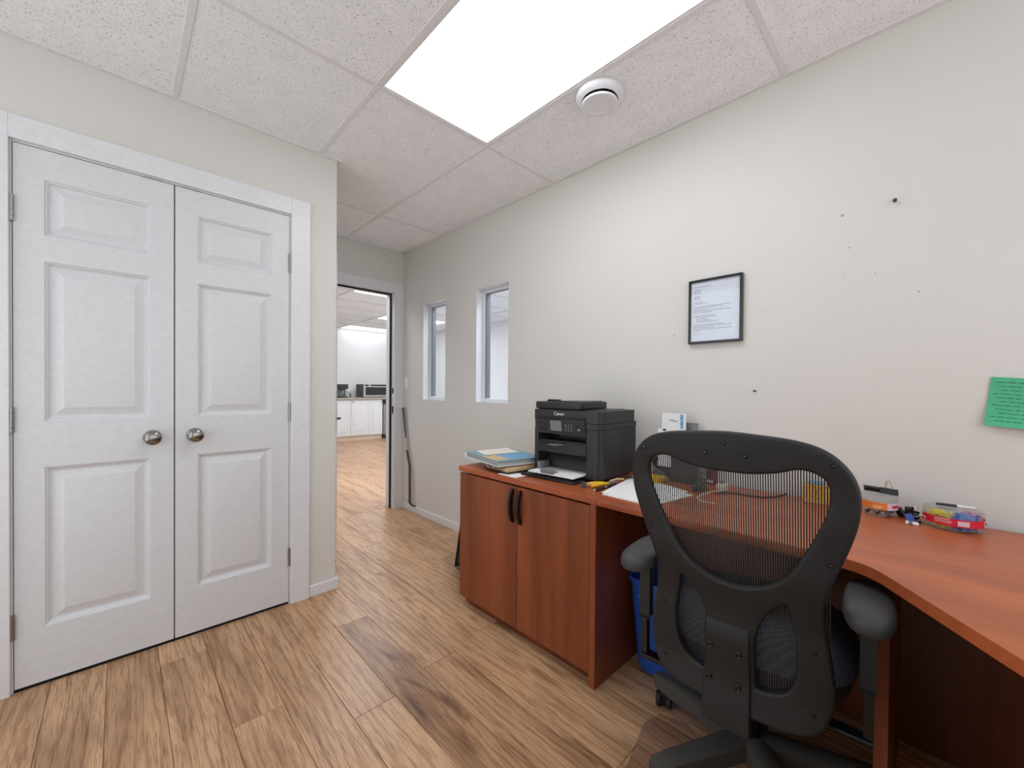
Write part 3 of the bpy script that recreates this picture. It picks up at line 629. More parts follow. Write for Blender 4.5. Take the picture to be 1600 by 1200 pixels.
B().cyl((1.385, 0.948, TOPZ + 0.006), (1.53, 0.944, TOPZ + 0.0062), 0.0058, n=12).build('barrel', BLACKG, t); B().cyl((1.378, 0.9482, TOPZ + 0.006), (1.386, 0.948, TOPZ + 0.006), 0.0048, n=12).build('silver_tip', CHROME, t); B().cyl((1.452, 0.9462, TOPZ + 0.006), (1.458, 0.946, TOPZ + 0.006), 0.0062, n=12).build('silver_ring', CHROME, t)
t = thing('pliers', 'small steel pliers with tan grips beyond the yellow cutters', 'pliers', (1.58, 0.96, TOPZ))
B().tube([(1.55, 0.985, 0.746), (1.60, 0.980, 0.748), (1.635, 0.968, 0.7455)], 0.005, 8).build('grips', MANILA, t); B().tube([(1.62, 0.975, 0.752), (1.66, 0.966, 0.750), (1.69, 0.953, 0.7455)], [0.005, 0.006, 0.003], 8).build('jaws', BLACKG, t)
o = tag(quad_slab([(1.360, 0.900), (1.356, 0.690), (1.62, 0.650), (1.70, 0.905)], TOPZ + 0.0006, TOPZ + 0.002).build('paper_sheet', PAPER), 'lower white sheet half hidden on the desk, left of the chair back', 'paper', 'white papers on the desk')
o = tag(quad_slab([(1.378, 0.914), (1.358, 0.716), (1.655, 0.684), (1.762, 0.985)], TOPZ + 0.0026, TOPZ + 0.0036).build('paper_sheet', PAPER), 'top white sheet spread on the desk between printer and chair', 'paper', 'white papers on the desk')
# letter sorter and its envelopes
t = thing('letter_sorter', 'dark grey letter sorter against the wall behind the chair back', 'letter sorter', (1.83, 0.77, TOPZ))
B().box(1.79, 1.90, 0.700, 0.822, TOPZ + 0.0005, TOPZ + 0.006).build('base', PANEL, t)
B().box(1.79, 1.794, 0.700, 0.822, TOPZ + 0.006, TOPZ + 0.165).build('front_divider', PANEL, t); B().box(1.85, 1.853, 0.735, 0.90, TOPZ + 0.006, TOPZ + 0.20).build('middle_divider', PANEL, t); B().box(1.895, 1.899, 0.745, 0.90, TOPZ + 0.006, TOPZ + 0.262, 0.001).build('back_divider', GREYP, t)
t = thing('envelope', 'upright white envelope with a blue stripe in the sorter', 'envelope', (1.862, 0.835, TOPZ + 0.06))
en = [(0.783, 0.80), (0.905, 0.80), (0.899, 1.040), (0.786, 1.040)]
B().prism(en, lambda a, c: (1.862, a, c), lambda a, c: (1.8635, a, c)).build('sheet', PAPER, t)
for za, zb in ((1.008, 1.036), (0.985, 1.005), (0.972, 0.983)): B().box(1.8612, 1.862, 0.797, 0.812, za, zb).build('blue_stamp', BLUEST, t)
b = B(); ink = [(0.862, 1.012), (0.858, 1.004), (0.852, 1.010), (0.850, 1.002), (0.842, 1.012), (0.840, 0.998), (0.834, 1.006), (0.828, 1.000), (0.824, 1.008)]
b.tube([(1.8612, y, z) for y, z in ink], 0.0012, 5); b.build('handwriting', DKINK, t)
t = thing('envelope', 'short white envelope standing in front of the blue striped one', 'envelope', (1.84, 0.85, TOPZ + 0.06))
B().box(1.839, 1.8405, 0.790, 0.908, 0.79, 0.968).build('sheet', PAPER, t); B().box(1.8384, 1.839, 0.868, 0.884, 0.958, 0.966).build('postmark', DKINK, t)
t = thing('tape_dispenser', 'grey tape dispenser seen through the chair mesh near the wall', 'tape dispenser', (1.84, 0.905, TOPZ))
B().prism([(0.87, 0), (0.945, 0), (0.935, 0.02), (0.92, 0.034), (0.9, 0.03), (0.872, 0.018)], lambda a, c: (1.842, a, TOPZ + 0.0005 + c), lambda a, c: (1.872, a, TOPZ + 0.0005 + c)).build('base', GREYP, t)
B().lathe([(0.016, 0), (0.030, 0), (0.030, 0.018), (0.016, 0.018), (0.016, 0)], (1.848, 0.906, TOPZ + 0.066), (1, 0, 0), 24).build('tape_roll', PANEL, t)
o = B(); 
for i in range(6): o.box(1.69 + random.uniform(0, .003), 1.785, 0.832, 0.905, TOPZ + 0.0042 + 0.003 * i, TOPZ + 0.0066 + 0.003 * i)
tag(o.build('sticky_note_pad', YEL), 'yellow sticky note pad on the papers, seen through the chair mesh', 'note pad')
t = thing('card_box', 'small maroon card box against the wall, right of the letter sorter', 'box', (1.88, 0.70, TOPZ))
B().box(1.862, 1.900, 0.662, 0.695, TOPZ + 0.0005, TOPZ + 0.062, 0.001).build('carton', REDBOX, t); B().box(1.8615, 1.862, 0.664, 0.693, TOPZ + 0.008, TOPZ + 0.020).build('label_band', CREAM, t)
t = thing('phone_cable', 'black cable trailing along the back of the desk behind the chair', 'cable')
B().tube([(1.70, 0.60, TOPZ + 0.003), (1.75, 0.575, TOPZ + 0.0035), (1.772, 0.545, TOPZ + 0.003), (1.768, 0.497, TOPZ + 0.003), (1.780, 0.452, TOPZ + 0.003), (1.83, 0.423, TOPZ + 0.003), (1.895, 0.405, TOPZ + 0.003), (1.905, 0.402, TOPZ + 0.006)], 0.003, 8).build('cord', BLACKG, t)
t = thing('charging_cord', 'thin white cord looped on the desk behind the chair mesh', 'cord')
B().tube([(1.560, 0.545, TOPZ + 0.002), (1.552, 0.575, TOPZ + 0.002), (1.565, 0.610, TOPZ + 0.002), (1.60, 0.628, TOPZ + 0.002), (1.66, 0.630, TOPZ + 0.002), (1.73, 0.622, TOPZ + 0.002), (1.77, 0.60, TOPZ + 0.002)], 0.0022, 8).build('cord', CREAM, t)
t = thing('cable_plug', 'white plug block at the end of the cord behind the chair', 'plug', (1.78, 0.6, TOPZ)); B().box(1.775, 1.815, 0.585, 0.622, TOPZ + 0.0005, TOPZ + 0.028, 0.004, 2).build('block', CREAM, t); B().cyl((1.79, 0.604, TOPZ + 0.028), (1.79, 0.604, TOPZ + 0.040), 0.005, n=10).build('strain_relief', GREYP, t)
t = thing('stapler', 'dark stapler lying by the corner of the white papers', 'stapler', (1.70, 0.70, TOPZ)); B().box(1.675, 1.775, 0.655, 0.680, TOPZ + 0.004, TOPZ + 0.011, 0.002).build('base', BLACKG, t); B().obox((1.725, 0.668, TOPZ + 0.026), (0.052, 0, 0.006), (0, 0.011, 0), (-0.001, 0, 0.008), 0.004, 2).build('arm', PANEL, t)
t = thing('card_cube', 'yellow speckled note box seen at the right edge of the chair mesh', 'box', (1.86, 0.30, TOPZ))
B().box(1.832, 1.900, 0.262, 0.336, TOPZ + 0.0005, TOPZ + 0.070, 0.001).build('carton', CORK, t); B().box(1.8312, 1.832, 0.264, 0.334, TOPZ + 0.006, TOPZ + 0.009).build('seam', MANILA, t); B().box(1.845, 1.89, 0.275, 0.325, TOPZ + 0.070, TOPZ + 0.076, 0.001).build('note_stack', BLUEST, t)
# jar of binder clips
JC = (1.842, 0.124)
t = thing('clip_jar', 'round clear jar of binder clips with an orange label', 'jar', (JC[0], JC[1], TOPZ))
B().lathe([(0, 0.001), (0.043, 0.001), (0.046, 0.005), (0.046, 0.052), (0.043, 0.053), (0.043, 0.0065), (0.041, 0.004), (0, 0.004)], (*JC, TOPZ), n=40).build('jar_wall', CLEAR, t)
B().lathe([(0, 0.073), (0.045, 0.073), (0.049, 0.070), (0.049, 0.054), (0.0465, 0.054), (0.0465, 0.068), (0, 0.070)], (*JC, TOPZ), n=40).build('lid', CLEAR, t)
def band(c, r, a0, a1, z0, z1, n=16, th=0.0006):
    b = B(); b.grid(lambda u, v: (c[0] + r * math.cos(a0 + (a1 - a0) * u), c[1] + r * math.sin(a0 + (a1 - a0) * u), z0 + (z1 - z0) * v), n, 1); return b.solidify(th)
band(JC, 0.0466, PI * 0.55, PI * 1.16, TOPZ + 0.026, TOPZ + 0.049).build('orange_label', ORANGE, t)
band(JC, 0.0466, PI * 1.16, PI * 1.62, TOPZ + 0.026, TOPZ + 0.049).build('pink_label', PINKL, t)
band(JC, 0.0472, PI * 1.26, PI * 1.45, TOPZ + 0.034, TOPZ + 0.042).build('label_print', RED, t); band(JC, 0.0472, PI * 0.92, PI * 1.08, TOPZ + 0.036, TOPZ + 0.038).build('label_line', CREAM, t); band(JC, 0.0472, PI * 0.90, PI * 1.06, TOPZ + 0.031, TOPZ + 0.0325).build('label_line', CREAM, t)
big = binder_clip('large black binder clip lying on the jar lid, nearest the chair', group='binder clips on the jar lid', wd=0.045, ht=0.018, spread=0.25)
big.location = (JC[0] - 0.006, JC[1] + 0.016, TOPZ + 0.0825); big.rotation_euler = (0.25, 1.25, 0.5)
c2 = dup(big, (JC[0] - 0.008, JC[1] - 0.024, TOPZ + 0.0745), (0, 0, -0.25), 'large black binder clip standing on the jar lid, nearest the tub', 'binder clips on the jar lid')
sm = binder_clip('small binder clip packed inside the clear jar', group='binder clips inside the jar', wd=0.024, ht=0.012)
spots = [(-0.024, 0.010), (-0.026, -0.010), (-0.008, -0.027), (0.006, -0.004), (-0.012, 0.027), (0.018, 0.018), (0.018, -0.018), (-0.010, 0.004)]
for i, (dx, dy) in enumerate(spots):
    o = sm if i == 0 else dup(sm, (0, 0, 0)); o.location = (JC[0] + dx, JC[1] + dy, TOPZ + 0.012 + 0.006 * (i % 2)); o.rotation_euler = (random.uniform(-1.2, 1.2), random.uniform(-1.2, 1.2), random.uniform(0, 6))
heap = [(1.806, 0.056, 0.0, BLUEC, 'blue binder clip in the loose heap right of the jar'), (1.830, 0.058, 0.018, None, 'loose black binder clip at the top of the heap by the jar'), (1.818, 0.032, 0.002, None, 'loose black binder clip in the middle of the heap by the jar'), (1.848, 0.036, 0.006, None, 'loose black binder clip at the back of the heap by the jar'), (1.858, 0.066, 0.010, None, 'loose black binder clip pressed against the jar')]
for i, (x, y, z, mt, lb) in enumerate(heap):
    o = binder_clip(lb, mat=mt or BLKC, group='loose binder clips beside the jar', wd=0.034, ht=0.018, spread=0.9); o.location = (x, y, TOPZ + 0.007 + z); o.rotation_euler = (1.2 + 0.2 * i, 0.3 * (-1) ** i, 0.7 * i)
t = thing('eraser', 'small white eraser between the loose clips and the tub', 'eraser', (1.80, 0.03, TOPZ)); B().box(1.772, 1.786, 0.028, 0.058, TOPZ + 0.0005, TOPZ + 0.009, 0.002).build('block', PAPER, t); B().box(1.7715, 1.7865, 0.040, 0.052, TOPZ + 0.0003, TOPZ + 0.0095, 0.002).build('sleeve', GREYP, t)
# tub of coloured paper clips
TC = (1.834, -0.044); TR = 0.065
t = thing('clip_tub', 'round clear tub of yellow, blue and pink paper clips with a red band', 'tub', (TC[0], TC[1], TOPZ))
B().lathe([(0, 0.001), (TR - 0.004, 0.001), (TR, 0.005), (TR, 0.056), (TR - 0.002, 0.060), (0, 0.061), (0, 0.059), (TR - 0.003, 0.058), (TR - 0.002, 0.055), (TR - 0.002, 0.006), (TR - 0.005, 0.003), (0, 0.003)], (*TC, TOPZ), n=48).build('tub_wall', CLEAR, t)
B().cyl((TC[0] + 0.03, TC[1] + 0.02, TOPZ + 0.060), (TC[0] + 0.03, TC[1] + 0.02, TOPZ + 0.063), 0.012, n=20).build('lid_hole_cap', CLEAR, t)
band(TC, TR + 0.0006, PI * 0.50, PI * 1.62, TOPZ + 0.018, TOPZ + 0.040, 30).build('red_band', RED, t)
for k, (a0, a1, z) in enumerate(((0.80, 0.96, 0.036), (0.80, 0.99, 0.031), (0.80, 0.98, 0.026), (0.80, 0.97, 0.022))): band(TC, TR + 0.0013, PI * a0, PI * a1, TOPZ + z, TOPZ + z + 0.0012, 8).build('white_print', PAPER, t)
band(TC, TR + 0.0013, PI * 1.04, PI * 1.16, TOPZ + 0.022, TOPZ + 0.036, 8).build('pale_print', PINKL, t); band(TC, TR + 0.0013, PI * 1.40, PI * 1.50, TOPZ + 0.020, TOPZ + 0.037, 8).build('barcode_patch', CREAM, t); band(TC, TR + 0.0018, PI * 1.42, PI * 1.48, TOPZ + 0.024, TOPZ + 0.033, 8).build('barcode', DKINK, t)
for a in (1.015, 1.27): B().box(-0.0006, 0.0006, 0, TR - 0.004, TOPZ + 0.004, TOPZ + 0.057).build('divider', CLEAR, t, local=True); dv = t.children[-1]; dv.rotation_euler = (0, 0, PI * a - PI / 2)
for ch in t.children:
    if ch.name.startswith('divider'):
        for v in ch.data.vertices: v.co.z -= TOPZ
def clips(name, label, mat, a0, a1, n):
    b = B()
    for i in range(int(n * 1.6)):
        a = random.uniform(a0, a1) * PI; r = (TR - 0.014) * math.sqrt(random.uniform(0.25, 1)); c = Vector((TC[0] + r * math.cos(a), TC[1] + r * math.sin(a), TOPZ + random.uniform(0.010, 0.050)))
        th, ph = random.uniform(0, 2 * PI), random.uniform(-0.6, 0.6); u = Vector((math.cos(th) * math.cos(ph), math.sin(th) * math.cos(ph), math.sin(ph))); v = u.orthogonal().normalized()
        s_ = 0.0125
        for hl, hw in ((1, 0.30), (0.72, 0.2)):
            pts = [c + u * (s_ * hl * x) + v * (s_ * hw * y) for x, y in ((-1, -1), (-1.1, 0), (-1, 1), (0.9, 1), (1.05, 0), (0.9, -1))]
            lim = [Vector((TC[0], TC[1], p.z)) + (Vector((p.x - TC[0], p.y - TC[1], 0)) * min(1, (TR - 0.0045) / max(1e-6, math.hypot(p.x - TC[0], p.y - TC[1])))) for p in pts]
            for p in lim: p.z = min(max(p.z, TOPZ + 0.0055), TOPZ + 0.0555)
            b.tube(lim, 0.0009, 4)
    o = b.build(name, mat); tag(o, label, 'paper clips', kind='stuff')
clips('yellow_paper_clips', 'yellow paper clips filling the left side of the clear tub', YCLIP, 0.55, 1.01, 90)
clips('blue_paper_clips', 'blue paper clips filling the front of the clear tub', BCLIP, 1.02, 1.42, 130)
clips('pink_paper_clips', 'pink paper clips filling the right side of the clear tub', PCLIP, 1.43, 1.75, 60)
t = thing('ballpoint_pen', 'dark pen with a white end lying on top of the clip tub', 'pen', (1.85, -0.05, TOPZ + 0.064))
B().cyl((1.840, -0.008, TOPZ + 0.0655), (1.846, -0.052, TOPZ + 0.0655), 0.004, 0.0042, 10).build('barrel', PANEL, t); B().cyl((1.846, -0.0522, TOPZ + 0.0655), (1.852, -0.090, TOPZ + 0.0655), 0.0042, 0.003, 10).build('cap', PAPER, t)

# ------------------------------------------------------------------ things on the walls
t = thing('picture_frame', 'black framed typed letter hanging on the long wall', 'picture frame', (WB, 0.693, 1.51))
fy0, fy1, fz0, fz1 = 0.578, 0.808, 1.364, 1.659; fw = 0.0105
B().box(WB - 0.020, WB - 0.001, fy0, fy0 + fw, fz0, fz1, 0.001).box(WB - 0.020, WB - 0.001, fy1 - fw, fy1, fz0, fz1, 0.001).box(WB - 0.020, WB - 0.001, fy0 + fw, fy1 - fw, fz0, fz0 + fw, 0.001).box(WB - 0.020, WB - 0.001, fy0 + fw, fy1 - fw, fz1 - fw, fz1, 0.001).build('frame', BLACKG, t)
B().box(WB - 0.012, WB - 0.002, fy0 + fw, fy1 - fw, fz0 + fw, fz1 - fw).build('letter_sheet', PAPER, t)
b = B(); zt = 1.626
rows = [0.35, 0, 0.18, 0.13, 0.16, 0, 0.14, 0.15, 0.14, 0, 0.2, 0.3, 0, 0.78, 0.6, 0.3, 0.76, 0.4, 0, 0.45, 0.48, 0.22, 0.3, 0.46, 0, 0.62, 0.78, 0.42, 0.78, 0.14, 0, 0.14]
for i, wd in enumerate(rows):
    z = zt - i * 0.0070; y = 0.786 - (0.012 if 20 < i < 25 else 0)
    end = y - wd * 0.21
    while wd and y > end:
        l_ = random.uniform(0.006, 0.018); b.box(WB - 0.0126, WB - 0.0119, max(y - l_, end), y, z - 0.0010, z + 0.0010); y -= l_ + 0.0025
b.build('printed_text', INK, t, kind='stuff')
B().box(WB - 0.0180, WB - 0.0165, fy0 + fw, fy1 - fw, fz0 + fw, fz1 - fw).build('glazing', GLASS, t)
t = thing('paper_note', 'green handwritten note pinned to the wall above the tub', 'note', (WB, -0.17, 1.12))
nq = lambda u, v: (WB - 0.004 - 0.014 * max(0, 1 - v * 1.5) ** 2 - 0.003 * math.sin(u * 4), -0.122 + 0.014 * (1 - v) - 0.155 * u, 1.049 + 0.150 * v - 0.014 * u)
B().grid(nq, 12, 12).solidify(0.0004).build('sheet', GREEN, t)
b = B()
for r in range(11):
    v = 0.90 - r * 0.078; u = 0.06 + 0.05 * (r % 3)
    while u < 0.9 - 0.12 * ((r * 5) % 3):
        l_ = random.uniform(0.05, 0.14); pts = []
        for k in range(7):
            p = nq(u + l_ * k / 6, v + (0.012 if k % 2 else -0.012) * random.uniform(0.4, 1)); pts.append((p[0] - 0.0008, p[1], p[2]))
        b.tube(pts, 0.0007, 4); u += l_ + 0.03
b.build('handwriting', GINK, t, kind='stuff')
def pin(label, y, z, mat, r=0.0045, gap=0.0):
    t = thing('push_pin', label, 'push pin', (WB, y, z)); x = WB - gap
    B().lathe([(0, 0.016), (r * 0.9, 0.016), (r, 0.013), (r * 0.6, 0.011), (r * 0.55, 0.006), (r, 0.003), (r, 0.001), (0, 0.001)], (x, y, z), (-1, 0, 0), 14).build('head', mat, t); B().cyl((WB - 0.001 - gap, y, z), (WB + 0.004, y, z), 0.0006, n=6).build('point', STEEL, t)
pin('clear push pin holding the green note', -0.162, 1.186, CLEAR, gap=0.006)
pin('black push pin stuck in the wall below the framed letter', 0.529, 1.148, BLACKG, 0.0042)
pin('clear push pin stuck in the wall right of the framed letter', 0.492, 1.480, CLEAR, 0.005)
pin('white push pin stuck in the wall left of the framed letter', 0.885, 1.418, PAPER, 0.004)
t = thing('wall_screw', 'dark screw sticking out of the upper wall on the right', 'screw', (WB, 0.103, 1.813)); B().lathe([(0, 0.018), (0.006, 0.018), (0.006, 0.012), (0.0025, 0.010), (0.0025, 0), (0, 0)], (WB, 0.103, 1.813), (-1, 0, 0), 12).build('head', BLACKG, t); B().box(WB - 0.0185, WB - 0.0179, 0.098, 0.108, 1.8122, 1.8138).build('slot', STEEL, t)
t = thing('light_switch', 'white rocker light switch beside the doorway', 'light switch', (WB, 3.455, 1.19)); B().box(WB - 0.006, WB, 3.420, 3.492, 1.134, 1.246, 0.002, 2).build('wall_plate', PAPER, t); B().box(WB - 0.010, WB - 0.006, 3.439, 3.473, 1.157, 1.223, 0.0015).build('rocker', PAPER, t)
t = thing('ceiling_vent', 'round white air valve in the ceiling beside the light panel', 'ceiling vent', (1.496, 1.022, C))
B().lathe([(0.062, -0.002), (0.100, -0.002), (0.102, 0.004), (0.099, 0.012), (0.090, 0.022), (0.078, 0.027), (0.074, 0.022), (0.070, 0.004), (0.062, -0.002)], (1.496, 1.022, C - 0.0005), (0, 0, -1), 48).build('ring', TRIM, t, sharp=50)
B().lathe([(0, 0.001), (0.069, 0.001), (0.069, 0.002), (0, 0.002)], (1.496, 1.022, C), (0, 0, -1), 32).build('throat', BLACKG, t)
B().lathe([(0.012, 0.002), (0.012, 0.034), (0.070, 0.034), (0.076, 0.037), (0.077, 0.043), (0.074, 0.046), (0.055, 0.047), (0.050, 0.044), (0, 0.044)], (1.496, 1.022, C), (0, 0, -1), 48).build('disc', TRIM, t, sharp=30)
# bent stick leaning in the corner by the doorway
t = thing('bent_stick', 'thin bent stick with a taped middle leaning beside the doorway', 'stick', (1.93, 3.34, BH))
P = [Vector(p) for p in ((1.926, 3.493, 0.955), (1.924, 3.426, 0.665), (1.922, 3.400, 0.565), (1.920, 3.345, 0.425), (1.920, 3.342, 0.085))]
B().tube([P[0], P[1]], 0.006, 8).tube([P[0] + Vector((0, -0.019, 0)), P[1] + Vector((0, -0.008, 0))], 0.006, 8).build('forked_end', STICKGREY, t)
B().tube([P[1] + Vector((0, -0.004, 0.01)), P[2]], 0.013, 10).build('tape_wrap', TAPE, t)
B().tube([P[2], P[2].lerp(P[3], 0.7), P[3], P[3].lerp(P[4], 0.15), P[4]], 0.0115, 10).build('shaft', STICKBROWN, t)
B().tube([P[4] + Vector((0, 0, 0.012)), (1.920, 3.325, 0.074), (1.921, 3.285, 0.071), (1.922, 3.245, 0.0705)], [0.011, 0.0085, 0.0075, 0.006], 8).build('foot', BLACKG, t)
# dark framed board leaning by the cabinet end
t = thing('leaning_board', 'dark framed board leaning behind the far end of the cabinet', 'board', (1.6, 2.05, 0))
A_ = Vector((1.545, 2.118, 0.006)); ab = (Vector((1.363, 1.76, 0.65)) - Vector((1.545, 2.118, 0))) * 0.74; d2 = Vector((0.89, -0.45, 0)).normalized() * 0.20; nn = ab.cross(d2).normalized()
cc = A_ + (ab + d2) / 2 + nn * 0.008 * (1 if nn.z > 0 else -1)
B().obox(cc, ab / 2 * 0.94, d2 / 2 * 0.9, nn * 0.004).build('panel', GREYP, t)
b = B(); dn = d2.normalized(); an = ab.normalized()
for s_ in (-1, 1):
    b.obox(cc + d2 / 2 * s_ * 0.95, ab / 2, dn * 0.007, nn * 0.008); b.obox(cc + ab / 2 * s_ * 0.98, an * 0.007, d2 / 2, nn * 0.008)
b.build('frame', BLACK, t)

# ------------------------------------------------------------------ blue bin
t = thing('waste_bin', 'blue plastic waste bin under the desk beside the cabinet', 'waste bin', (1.64, 0.70, 0))
def rrect(x0, x1, y0, y1, r, n=5):
    pts = []
    for cx_, cy_, a in ((x1 - r, y1 - r, 0), (x0 + r, y1 - r, PI / 2), (x0 + r, y0 + r, PI), (x1 - r, y0 + r, 1.5 * PI)):
        for i in range(n + 1): pts.append((cx_ + r * math.cos(a + PI / 2 * i / n), cy_ + r * math.sin(a + PI / 2 * i / n)))
    return pts
b = B(); rings = []
for z, ins, r in ((0.012, 0.045, 0.03), (0.004, 0.036, 0.035), (0.0, 0.04, 0.03)): pass
prof = [(0.001, 0.050, 0.03), (0.006, 0.036, 0.04), (0.03, 0.030, 0.045), (0.362, 0.006, 0.05), (0.364, -0.001, 0.052), (0.382, -0.003, 0.052), (0.385, 0.0, 0.05), (0.383, 0.006, 0.048), (0.36, 0.010, 0.046), (0.03, 0.034, 0.042), (0.010, 0.045, 0.03)]
for z, ins, r in prof: rings.append([b.bm.verts.new((x, y, z)) for x, y in rrect(1.500 + ins, 1.772 - ins, 0.545 + ins, 0.878 - ins, r)])
for A, D in zip(rings, rings[1:]):
    for i in range(len(A)): b.bm.faces.new((A[i], A[(i + 1) % len(A)], D[(i + 1) % len(A)], D[i]))
b.bm.faces.new(rings[0][::-1]); b.bm.faces.new(rings[-1]); b.build('bin_shell', BLUEBIN, t, sharp=50)
for y, z in ((0.815, 0.315), (0.80, 0.305)): B().lathe([(0, 0.001), (0.004, 0.0006), (0.005, 0)], (1.5085, y, z), (-1, 0, 0), 10).build('scuff', GREYP, t)
tag(B().flat([(1.377, 0.660), (1.30, 0.680), (0.95, 0.60), (0.95, 0.30), (1.24, 0.30), (1.405, 0.575)], 0.0004, 0.0022).build('floor_sheet', SMOKY), 'thin smoky translucent sheet under the mesh chair', 'floor mat')  # thin translucent sheet just above the floor

# ------------------------------------------------------------------ mesh task chair
C0 = Vector((1.09, 0.348, 0)); LA = Vector((-0.082, 0.9966, 0)); FW = Vector((0.9966, 0.082, 0))
t = thing('office_chair', 'black mesh-back office chair pushed under the desk', 'chair', (1.36, 0.37, 0))
def lerp_tab(z, zs, fs):
    if z <= zs[0]: return fs[0]
    for a, b_, fa, fb in zip(zs, zs[1:], fs, fs[1:]):
        if z <= b_: u = (z - a) / (b_ - a); u = u * u * (3 - 2 * u) * 0.5 + u * 0.5; return fa + (fb - fa) * u
    return fs[-1]
def sback(l, z): return lerp_tab(z, (0.30, 0.42, 0.58, 0.75, 0.90, 1.05), (0.03, 0.045, 0.035, 0.0, -0.02, -0.045)) + 0.18 * l * l
def cp(l, z, d=0): return C0 + LA * l + FW * (sback(l, z) + d) + Vector((0, 0, z))
def catmull(pts, n=6, closed=True):
    out = []; m = len(pts)
    for i in range(m if closed else m - 1):
        p0, p1, p2, p3 = (pts[(i + k - 1) % m] for k in range(4)) if closed else (pts[max(i - 1, 0)], pts[i], pts[i + 1], pts[min(i + 2, m - 1)])
        for k in range(n):
            u = k / n
            out.append(tuple(0.5 * (2 * b_ + (c - a) * u + (2 * a - 5 * b_ + 4 * c - d) * u * u + (3 * b_ - a - 3 * c + d) * u ** 3) for a, b_, c, d in zip(p0, p1, p2, p3)))
    return out
half_outer = [(0.0, 1.052), (0.075, 1.048), (0.14, 1.041), (0.184, 1.027), (0.215, 1.003), (0.236, 0.970), (0.245, 0.93), (0.242, 0.88), (0.228, 0.82), (0.211, 0.765), (0.195, 0.715), (0.187, 0.67), (0.188, 0.62), (0.195, 0.565), (0.202, 0.51), (0.206, 0.46), (0.199, 0.413), (0.180, 0.372), (0.142, 0.350), (0.09, 0.343), (0.0, 0.341)]
half_up = [(0.0, 0.955), (0.045, 0.957), (0.098, 0.968), (0.130, 0.980), (0.155, 0.981), (0.180, 0.971), (0.194, 0.953), (0.198, 0.923), (0.192, 0.885), (0.175, 0.838), (0.153, 0.787), (0.128, 0.737), (0.095, 0.698), (0.05, 0.673), (0.0, 0.664)]
hole = [(0.122, 0.654), (0.130, 0.62), (0.137, 0.56), (0.139, 0.505), (0.134, 0.465), (0.117, 0.434), (0.09, 0.419), (0.058, 0.414), (0.050, 0.43), (0.050, 0.50), (0.055, 0.55), (0.068, 0.596), (0.090, 0.632), (0.110, 0.652)]
sym = lambda h: h + [(-l, z) for l, z in h[::-1] if l > 1e-6]
OUT = catmull(sym(half_outer), 4); UP = catmull(sym(half_up), 4); LH = catmull(hole, 4); RH = [(-l, z) for l, z in LH[::-1]]
cu = bpy.data.curves.new('tmp', 'CURVE'); cu.dimensions = '2D'; cu.fill_mode = 'BOTH'; cu.extrude = 0.006; cu.bevel_depth = 0.007; cu.bevel_resolution = 2
for lp, off in ((OUT, 1), (UP, -1), (LH, -1), (RH, -1)):
    sp = cu.splines.new('POLY'); sp.points.add(len(lp) - 1); sp.use_cyclic_u = True
    cxm = sum(p[0] for p in lp) / len(lp); czm = sum(p[1] for p in lp) / len(lp)
    for pt, (l, z) in zip(sp.points, lp):
        v = Vector((l - cxm, z - czm)); v = v - v.normalized() * 0.006 * off if v.length else v
        pt.co = (cxm + v.x, czm + v.y, 0, 1)
tmp = bpy.data.objects.new('tmp', cu); COL.objects.link(tmp); dg = bpy.context.evaluated_depsgraph_get(); me = bpy.data.meshes.new_from_object(tmp.evaluated_get(dg)); bpy.data.objects.remove(tmp); bpy.data.curves.remove(cu)
bm = bmesh.new(); bm.from_mesh(me); bpy.data.meshes.remove(me); bmesh.ops.remove_doubles(bm, verts=bm.verts, dist=1e-5)
for i in range(1, 24): bmesh.ops.bisect_plane(bm, geom=bm.verts[:] + bm.edges[:] + bm.faces[:], plane_co=(0, 0.33 + 0.031 * i, 0), plane_no=(0, 1, 0))
for i in range(-6, 7): bmesh.ops.bisect_plane(bm, geom=bm.verts[:] + bm.edges[:] + bm.faces[:], plane_co=(0.037 * i, 0, 0), plane_no=(1, 0, 0))
for v in bm.verts: v.co = cp(v.co.x, v.co.y, v.co.z + 0.0)
b = B(); b.bm.free(); b.bm = bm; b.build('back_frame', BLACK, t, sharp=50)
# woven mesh: separate upright threads stretched over the front of the frame
def span(l, loop):
    zs = []
    for (l0, z0), (l1, z1) in zip(loop, loop[1:] + loop[:1]):
        if (l0 - l) * (l1 - l) < 0: zs.append(z0 + (z1 - z0) * (l - l0) / (l1 - l0))
    return sorted(zs)
b = B(); l = -0.196
while l < 0.1965:
    zs = span(l + 1e-5, OUT)
    if len(zs) >= 2:
        za, zb = zs[0] + 0.012, zs[-1] - 0.012; n = 22; wv = 0.0015
        rows = [[b.bm.verts.new(cp(l + s_ * wv, za + (zb - za) * i / n, 0.0145)) for s_ in (-1, 1)] for i in range(n + 1)]
        for A, D in zip(rows, rows[1:]): b.bm.faces.new((A[0], A[1], D[1], D[0]))
    l += 0.0052
b.build('mesh_threads', STRAND, t, kind='stuff')
b = B(); rows = []
for i in range(19):
    z = 0.297 + 0.275 * i / 18; k = 0.006 * i / 18; prow = []
    for l, d in ((-0.047 + k, 0.004), (-0.047 + k, -0.018), (-0.044 + k, -0.021), (-0.02, -0.021), (0.012, -0.021), (0.04, -0.021), (0.063 - k, -0.021), (0.066 - k, -0.018), (0.066 - k, 0.004)): prow.append(b.bm.verts.new(cp(l, z, d + (0.012 * max(0, i - 15) / 3 if d < 0 else 0))))
    rows.append(prow)
for A, D in zip(rows, rows[1:]):
    for i in range(9): b.bm.faces.new((A[i], A[(i + 1) % 9], D[(i + 1) % 9], D[i]))
b.bm.faces.new(rows[0][::-1]); b.bm.faces.new(rows[-1])
b.build('spine_plate', BLACK, t)
